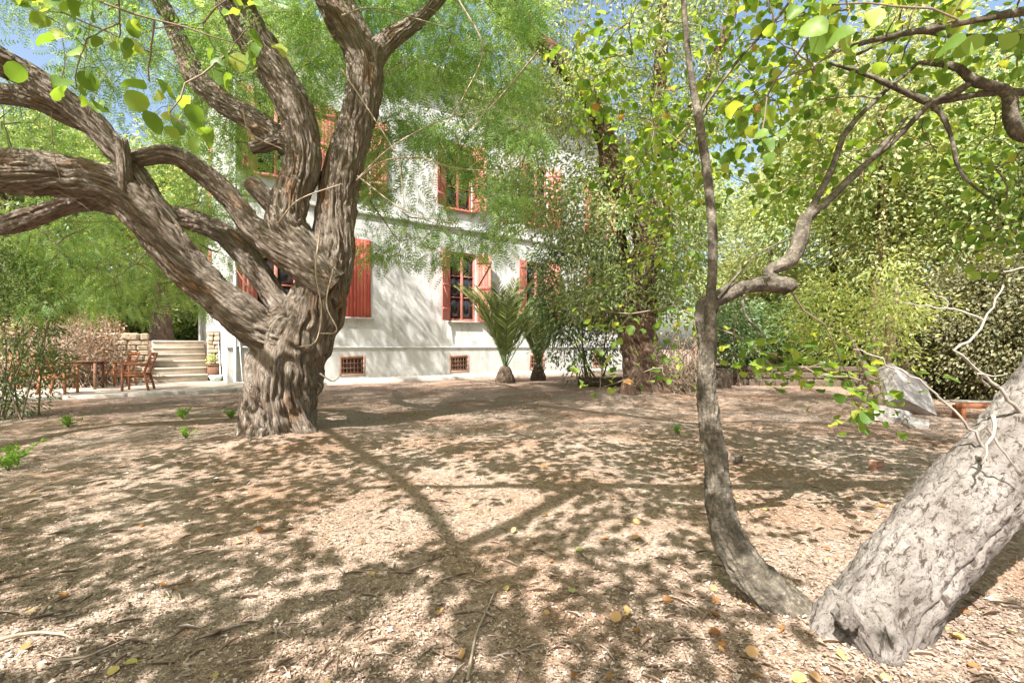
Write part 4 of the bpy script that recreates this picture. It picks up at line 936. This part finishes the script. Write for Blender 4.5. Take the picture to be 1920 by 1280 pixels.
# --- young palms
def palm(label, base, n, ln, hgt):
    base = np.array(base, float); e = empty('young_palm', label, 'palm', base, 0, 'young palms in front of the villa')
    b = MB(); k = 14
    th = np.linspace(0, 1, 14); p = np.stack([0 * th, 0 * th, -.08 + th * .62], 1); r = np.interp(th, [0, .25, .6, 1], [.19, .24, .17, .07]) * ln / 2.6
    V, Q, uv = tube(p, r, 28, lambda a, u, R: .06 * np.abs(np.sin(a * np.pi * 9 + np.floor(u / .09) * 1.57)) * (R > .1)); 
    obj('trunk', mesh_np('trunk', V, Q, uv=uv), MAT['log'], e)
    for i in range(n):
        az = i * 2.399 + rng.normal(0, .2); el = math.radians(rng.uniform(74, 89) if i > n * .25 else rng.uniform(60, 74)); L = ln * rng.uniform(.8, 1.05)
        h = np.array([math.cos(az), math.sin(az), 0]); s = np.linspace(0, 1, 26)[:, None]
        w = np.array([0, 0, .4]) + h * (L * math.cos(el) * s + (.21 * L) * s ** 2.6) + np.array([0, 0, 1]) * (L * math.sin(el) * s - .14 * L * s ** 3)
        rb = MB().tube(w, np.linspace(.018, .003, 26), 5); f = obj('frond', rb.mesh('frond', smooth=True), MAT['palm'], e)
        tn = norm(np.gradient(w, axis=0)); sd = norm(np.cross(tn, [0, 0, 1.0])); q = np.repeat(np.arange(4, 26), 3)
        pos = w[q] + tn[q] * rng.uniform(0, .08, (len(q), 1)); P2 = []; D2 = []
        for sg in (-1, 1):
            P2.append(pos); D2.append(norm(sd[q] * sg * .75 + tn[q] * .75 + np.array([0, 0, .18]) + rng.normal(0, .07, (len(q), 3))))
        P2 = np.vstack(P2); D2 = np.vstack(D2); m = len(P2); qq = np.concatenate([q, q]); sz = .42 * np.sin(np.pi * np.clip((qq - 1) / 27, .08, .97)) ** .7 * ln / 2.6 * rng.uniform(.85, 1.1, m)
        obj('leaflets', leaf_mesh('leaflets', t_lance(.022, .06), P2, D2, norm(np.array([0, 0, 1]) + rnd_dir(m) * .5), sz, rng.random(m)), MAT['palm'], f, kind='stuff')
palm('larger young palm with upright feathery fronds before the villa', P(947, 716, 15.2) * np.array([1, 1, 0]), 24, 3.05, 3)
palm('smaller young palm standing right of the larger one', P(1009, 710, 16.6) * np.array([1, 1, 0]), 18, 2.5, 2.4)

# ------------------------------------------------------------------ garden furniture and small things
def chair(label, loc, rz):
    e = empty('garden_chair', label, 'chair', loc, rz, 'wooden garden chairs on the patio')
    w_, dp, sh = .52, .50, .43                # faces local -y
    for sx in (-1, 1):
        obj('leg', MB().bar((sx * (w_ / 2 - .025), -dp / 2 + .03, 0), (sx * (w_ / 2 - .025), -dp / 2 + .03, .64), .05, .045).mesh('leg', .005), MAT['wood'], e)
        lg = MB().bar((sx * (w_ / 2 - .025), dp / 2 + .06, 0), (sx * (w_ / 2 - .025), dp / 2 - .03, .44), .05, .045).bar((sx * (w_ / 2 - .025), dp / 2 - .032, .43), (sx * (w_ / 2 - .025), dp / 2 + .12, .93), .05, .045)
        obj('leg', lg.mesh('leg', .004), MAT['wood'], e)
        obj('armrest', MB().bar((sx * (w_ / 2 - .02), -dp / 2 - .02, .655), (sx * (w_ / 2 - .02), dp / 2 + .03, .645), .065, .03).mesh('arm', .006), MAT['wood'], e)
        obj('seat_rail', MB().box((sx * (w_ / 2 - .03), 0, sh - .05), (.03, dp - .08, .06)).mesh('rail', .004), MAT['wood'], e)
    obj('seat_rail', MB().box((0, -dp / 2 + .03, sh - .05), (w_ - .1, .03, .06)).mesh('rail', .004), MAT['wood'], e)
    for k in range(6): obj('seat_slat', MB().box((0, -dp / 2 + .04 + k * .083, sh), (w_ - .02, .07, .022)).mesh('slat', .004), MAT['wood'], e)
    for k, hh in ((0, .07), (1, .04), (2, .04), (3, .04)):
        z = (.90, .79, .69, .59)[k]; y = dp / 2 - .032 + (z - .43) * .304
        obj('back_slat', MB().box((0, y, z), (w_ - .1, .022, hh), rotx(-.29)).mesh('slat', .004), MAT['wood'], e)
    return e
def on_patio(px, py): d = (H - .055) * F / (py - HY); v = P(px, py, d); v[2] = .056; return v
chair('red brown garden chair nearest the stairs with its back to them', on_patio(256, 731), math.radians(-68))
chair('red brown garden chair behind the table, left of the one by the stairs', on_patio(224, 723), math.radians(-28))
chair('red brown garden chair half hidden by the near bush, left of the table', on_patio(112, 738), math.radians(105))
chair('red brown garden chair at the far left behind the near bush', on_patio(52, 728), math.radians(60))
tb = empty('garden_table', 'small dark wooden table between the garden chairs', 'table', on_patio(158, 729), math.radians(25))
for k in range(6): obj('top_slat', MB().box((0, -.29 + k * .116, .70), (.68, .105, .03)).mesh('slat', .004), MAT['darkwood'], tb)
for sx in (-1, 1):
    for sy in (-1, 1): obj('leg', MB().box((sx * .30, sy * .30, .34), (.055, .055, .68)).mesh('leg', .005), MAT['darkwood'], tb)
for sy in (-1, 1): obj('apron_rail', MB().box((0, sy * .30, .645), (.54, .03, .07)).mesh('rail', .004), MAT['darkwood'], tb)

pb = ST(SW + .17, .3, .056)
pot = empty('planter', 'brown planter box with a leafy plant beside the stairs', 'planter', pb, RZ); pot.scale = (.62, .8, .85)
obj('box', MB().box((0, 0, .28), (.55, .38, .56)).mesh('box', .02), MAT['darkwood'], pot)
obj('rim', MB().box((0, 0, .575), (.60, .43, .04)).mesh('rim', .01), MAT['darkwood'], pot)
m = 130; ps = ellips(m, (-.1, 0, .78), (.26, .2, .24), .1)
obj('foliage', leaf_mesh('foliage', t_lance(.25), ps, rnd_dir(m, -.2, .9), norm(np.array([0, 0, 1]) + rnd_dir(m) * .6), rng.uniform(.08, .16, m), rng.random(m)), MAT['bg_green'], pot, kind='stuff')
bw = empty('blue_basin', 'pale blue plastic basin on the paving in front of the planter', 'basin', ST(SW + .2, -.15, .056))
th = np.array([[0, .0], [.30, .16]]); pr = [(0, .0), (.15, .02), (.19, .10), (.21, .17)]
V, Q, _ = tube(np.array([(0, 0, .0), (0, 0, .02), (0, 0, .10), (0, 0, .17), (0, 0, .172), (0, 0, .06)]), [.13, .15, .18, .205, .19, .14], 24)
obj('bowl', mesh_np('bowl', V, Q, smooth=True), MAT['plastic_blue'], bw)
def tool(name, label, foot, top, head):
    e = empty(name, label, 'garden tool', foot); f = np.array(foot); t = np.array(top) - f
    obj('handle', MB().tube([t * .04, t * .35, t * .7, t], [.015] * 4, 8).mesh('handle', smooth=True), MAT['metal'], e)
    if head == 'rake':
        obj('head', MB().bar((-.2, 0, .04), (.2, 0, .04), .03, .03).mesh('head', .004), MAT['metal'], e)
        for k in range(9): obj('tine', MB().bar((-.19 + k * .0475, 0, .04), (-.19 + k * .0475, -.05, .0), .008, .008).mesh('tine'), MAT['metal'], e)
    else:
        obj('head', MB().box((0, 0, .09), (.26, .05, .18)).mesh('head', .02), MAT['plastic_blue'], e)
tool('rake', 'long handled rake leaning against the villa corner', FA(-3.35, .55, .06), FA(-3.38, .08, 1.35), 'rake')
tool('broom', 'pale broom leaning on the stone parapet beside the planter', ST(SW + .34, -.1, .056), ST(SW + .33, .56, 1.3), 'broom')

# --- fallen log, cut stump, tilted slab, stones, bench, brick
def gpt(px, py): d = H * F / (py - HY); v = P(px, py, d); v[2] = float(gz(v[0], v[1])); return v
lg = empty('fallen_log', 'short dark log lying at the foot of the reddish tree', 'log', gpt(1128, 726))
V, Q, uv = tube(resample([(-.62, .1, .12), (-.1, .0, .125), (.55, -.1, .13)], [.145, .14, .15], .04)[0], resample([(-.62, .1, .12), (-.1, .0, .125), (.55, -.1, .13)], [.145, .14, .15], .04)[1], 36, bark_disp(.03, 10, 1, .05, 501))
obj('bark', mesh_np('bark', V, Q, uv=uv, smooth=True), MAT['log'], lg)
obj('cut_end', MB().tube([(-.60, .097, .12), (-.63, .102, .12)], [.13, .12], 24).mesh('cut'), MAT['log'], lg)
sp_ = empty('cut_stump', 'orange freshly cut stump in front of the reddish trunk', 'stump', gpt(1180, 745))
V, Q, uv = tube(resample([(0, 0, -.05), (0, 0, .1), (.03, 0, .22)], [.24, .2, .19], .03)[0], resample([(0, 0, -.05), (0, 0, .1), (.03, 0, .22)], [.24, .2, .19], .03)[1], 40, bark_disp(.05, 9, 1, .05, 502))
obj('bark', mesh_np('bark', V, Q, uv=uv, smooth=True), MAT['bark_b'], sp_)
obj('cut_face', MB().tube([(.02, 0, .2), (.035, 0, .245), (.05, -.01, .262)], [.185, .165, .1], 24).mesh('cut'), MAT['cut'], sp_)

def rock(name, label, loc, size, rot, mat, seed, cat='stone', sub=3, rough=.12, rnd_=.12):
    import bmesh
    b = bmesh.new(); bmesh.ops.create_cube(b, size=1); bmesh.ops.subdivide_edges(b, edges=list(b.edges), cuts=sub, use_grid_fill=True)
    r = np.random.default_rng(seed); off = r.uniform(0, 50, 3)
    for v in b.verts:
        n_ = np.array(v.co); k = 1 - rnd_ * (np.abs(n_) > .49).sum() / 3
        q = n_ * k + rough * np.array([vnoise(n_[1] * 4 + off[0], n_[2] * 4, seed) - .5, vnoise(n_[0] * 4 + off[1], n_[2] * 4, seed + 1) - .5, vnoise(n_[0] * 4 + off[2], n_[1] * 4, seed + 2) - .5])
        v.co = Vector((q * np.array(size)).tolist())
    m = bpy.data.meshes.new(name); b.to_mesh(m); b.free(); o = obj(name, m, MAT[mat], None, label, cat, None, None, loc); o.rotation_euler = rot; return o
g = gpt(1700, 782)
rock('stone_slab', 'big pale stone slab tilted up beside the yellow green shrub', g + np.array([0, 0, .34]), (.80, .22, .66), (math.radians(-32), math.radians(24), math.radians(12)), 'whitestone', 601, 'slab', 6, .045, .02)
rock('broken_stone', 'pale broken stone lying under the tilted slab', gpt(1668, 790) + np.array([0, 0, .06]), (.5, .4, .25), (.1, .2, .5), 'whitestone', 602)
rock('broken_stone', 'small pale rubble stone in front of the tilted slab', gpt(1715, 800) + np.array([0, 0, .04]), (.3, .25, .16), (.2, .1, 1.2), 'whitestone', 603)
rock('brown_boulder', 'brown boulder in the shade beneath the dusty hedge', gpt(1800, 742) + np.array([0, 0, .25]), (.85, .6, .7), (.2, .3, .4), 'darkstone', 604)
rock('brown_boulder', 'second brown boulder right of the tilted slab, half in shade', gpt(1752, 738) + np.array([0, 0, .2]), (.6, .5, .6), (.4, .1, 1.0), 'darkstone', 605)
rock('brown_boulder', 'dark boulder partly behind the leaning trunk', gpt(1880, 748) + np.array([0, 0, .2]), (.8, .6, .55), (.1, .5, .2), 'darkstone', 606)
rock('grey_block', 'grey stone block on the ground behind the slender stem', gpt(1352, 728) + np.array([0, 0, .24]), (.42, .4, .6), (0, .05, .4), 'darkstone', 607, 'block', 3, .06)
bn = empty('broken_bench', 'low red wooden seat frame with a pale plank behind the leaning trunk', 'bench', gpt(1842, 790), math.radians(-20))
for sx in (-.28, .25):
    obj('leg', MB().box((sx, 0, .10), (.06, .28, .2)).mesh('leg', .006), MAT['wood'], bn)
obj('rail', MB().box((0, -.13, .215), (.75, .04, .07)).mesh('rail', .006), MAT['wood'], bn)
obj('plank', MB().box((.05, .0, .268), (.85, .16, .03), rotz(.05)).mesh('plank', .005), MAT['step'], bn)
obj('plank', MB().box((.1, .26, .235), (1.0, .12, .03), rotz(-.08)).mesh('plank', .005), MAT['step'], bn)
hb = empty('hollow_brick', 'broken hollow red brick on the litter right of the slender stem', 'brick', gpt(1643, 878),   .5); hb.scale = (.7, .7, .7)
for zz in (0.006, .058, .11): obj('web', MB().box((0, 0, zz), (.2, .1, .012)).mesh('web', .002), MAT['brick'], hb)
for xx in (-.094, -.03, .03, .094): obj('web', MB().box((xx, 0, .058), (.012, .098, .09)).mesh('web', .002), MAT['brick'], hb)
rock('dark_clod', 'small dark brown lump on the ground just right of the slender stem', gpt(1380, 868) + np.array([0, 0, .03]), (.10, .08, .10), (.2, .1, .4), 'darkstone', 609, 'clod', 3, .2)
g = gpt(1372, 722)
stone_wall('low_stone_wall', 'low dark stone wall closing the lawn beyond the yellow green shrub', (4.9, 14.3, -.03), math.radians(-8), 6.2, .62, .35, 'darkstone', .4, .2, None, 15)

# --- weeds
def weed(label, px, py, hgt, n):
    hgt *= .8
    e = empty('weed', label, 'weed', gpt(px, py), 0, 'green weeds sprouting in the litter'); pos = []; d = []; b = MB()
    for k in range(n):
        t_ = np.array([rng.normal(0, .4) * hgt, rng.normal(0, .4) * hgt, hgt * rng.uniform(.5, 1)]); s = np.linspace(0, 1, 7)[:, None]; w = s * t_ * np.array([.6, .6, 1.1]) + s * s * t_ * np.array([.4, .4, -.1])
        b.tube(w, np.linspace(.003, .001, 7), 4)
        for q in range(2, 7):
            for _ in range(4): pos.append(w[q]); d.append(rnd_dir(1)[0] + np.array([0, 0, .4]))
    m = len(pos); obj('stems', b.mesh('stems'), MAT['weed'], e, kind='stuff')
    obj('leaves', leaf_mesh('leaves', t_lance(.12), np.array(pos), np.array(d), rnd_dir(m), rng.uniform(.18, .34, m) * hgt, rng.random(m)), MAT['weed'], e, kind='stuff')
weed('tall green weed at the left edge of the picture', 16, 880, 0.297, 13)
weed('low green weeds in the shade near the left bush', 128, 798, 0.189, 24)
weed('feathery green weed left of the twisted trunk, farther one', 342, 786, 0.203, 18)
weed('green weed left of the twisted trunk, nearer one', 348, 823, 0.176, 12)
weed('green weed tuft right beside the twisted trunk base', 434, 786, 0.176, 18)
weed('small green weed tuft left of the slender stem', 1270, 815, 0.135, 18)

# ------------------------------------------------------------------ litter on the ground
n = 165000
dd = 1.15 / (1 - rng.random(n) * .90); dd = np.minimum(dd, 11.5) + rng.normal(0, .1, n)
xx = dd * rng.uniform(-1.25, 1.25, n); keep = (dd > .7) & (dd < 12)
fd = -((xx - ORG[0]) * E2[0] + (dd - ORG[1]) * E2[1]); keep &= fd > 2.6
xx, dd = xx[keep], dd[keep]
x2 = rng.uniform(-13, 13, 90000); y2 = rng.uniform(4.5, 15, 90000); k2 = (np.abs(x2) < y2 * 1.2) & (-((x2 - ORG[0]) * E2[0] + (y2 - ORG[1]) * E2[1]) > 2.5)
xx = np.concatenate([xx, x2[k2]]); dd = np.concatenate([dd, y2[k2]]); n = len(xx)
kk = rng.random(n) < .25 + 1.3 * np.clip(vnoise(xx * 1.7, dd * 1.7, 61) * .6 + vnoise(xx * 5, dd * 5, 62) * .4 - .15, 0, 1); xx, dd = xx[kk], dd[kk]; n = len(xx)
pos = np.stack([xx, dd, gz(xx, dd) + rng.uniform(.001, .014, n)], 1)
sz = rng.gamma(2.0, .0038, n) + .004
obj('leaf_litter', leaf_mesh('leaf_litter', t_chip(), pos, rnd_dir(n, -.25, .3), norm(np.array([0, 0, 1]) + rnd_dir(n) * .55), sz * (1 + .05 * dd), np.clip(rng.beta(1.6, 1.5, n) * .75 + .35 * (vnoise(xx * .9, dd * .9, 63) - .15), 0, 1)), MAT['litter'], None, 'dry chips and leaf fragments strewn over the ground', 'leaf litter', kind='stuff')
n = 1500
dd = 1.1 / (1 - rng.random(n) * .88); xx = dd * rng.uniform(-1.2, 1.2, n)
pos = np.stack([xx, dd, gz(xx, dd) + .008], 1)
obj('straw_litter', leaf_mesh('straw_litter', t_rhomb(.018), pos, rnd_dir(n, -.05, .12), norm(np.array([0, 0, 1]) + rnd_dir(n) * .3), rng.uniform(.04, .14, n), rng.uniform(.4, .95, n)), MAT['litter'], None, 'thin dry straws and stalks strewn over the ground', 'straw', kind='stuff')
FV = []
for k in range(8):
    tv = ROUND[0].copy(); tv[:, 2] = .5 * (tv[:, 1] ** 2) + .35 * (tv[:, 0] - .5) ** 2 * rng.uniform(-.5, 1) + rng.normal(0, .05, len(tv)); tv[:, 1] *= rng.uniform(.6, .95)
    m = mesh_np('fallen_leaf', tv, ROUND[1], rnd=np.full(len(tv), (k + .5) / 8)); m.materials.append(MAT['fallen']); FV.append(m)
for k in range(280):
    d_ = 1.25 / (1 - rng.random() * .83); x_ = d_ * (rng.uniform(-1.1, 1.1) if rng.random() < .45 else rng.uniform(0, 1.1))
    o = obj('fallen_leaf', FV[int(rng.integers(8))], None, ground); o.location = (x_, d_, float(gz(x_, d_)) + .012); s_ = rng.uniform(.022, .05); o.scale = (s_, s_, s_)
    o.rotation_euler = (rng.normal(0, .35), rng.normal(0, .35), rng.uniform(0, 6.28))
def stick(label, pts, r, mat='vine'):
    w = np.array([gpt(*p) + np.array([0, 0, .02]) for p in pts]); p, _ = resample(w, [1] * len(w), .04); c = p[0].copy()
    p[:, 2] += rng.normal(0, .002, len(p)); b = MB().tube(p - c, np.linspace(r, r * .4, len(p)), 6); obj('fallen_stick', b.mesh('stick', smooth=True), MAT[mat], None, label, 'stick', None, None, c)
stick('long bent straw stalk lying at bottom centre', [(876, 1278), (893, 1190), (915, 1140), (930, 1105)], .006)
stick('dry fallen stick in the bottom left corner', [(0, 1205), (60, 1190), (115, 1195), (150, 1210)], .007)
stick('pale dry stick lying across the left foreground', [(60, 1092), (130, 1070), (200, 1040), (250, 1020)], .005)
stick('thin dry stick lying below the twisted trunk', [(105, 1240), (160, 1235), (230, 1205), (260, 1200)], .005)
stick('forked twig beside the pale leaning trunk', [(1640, 975), (1655, 962), (1665, 960)], .004, 'pale_twig')
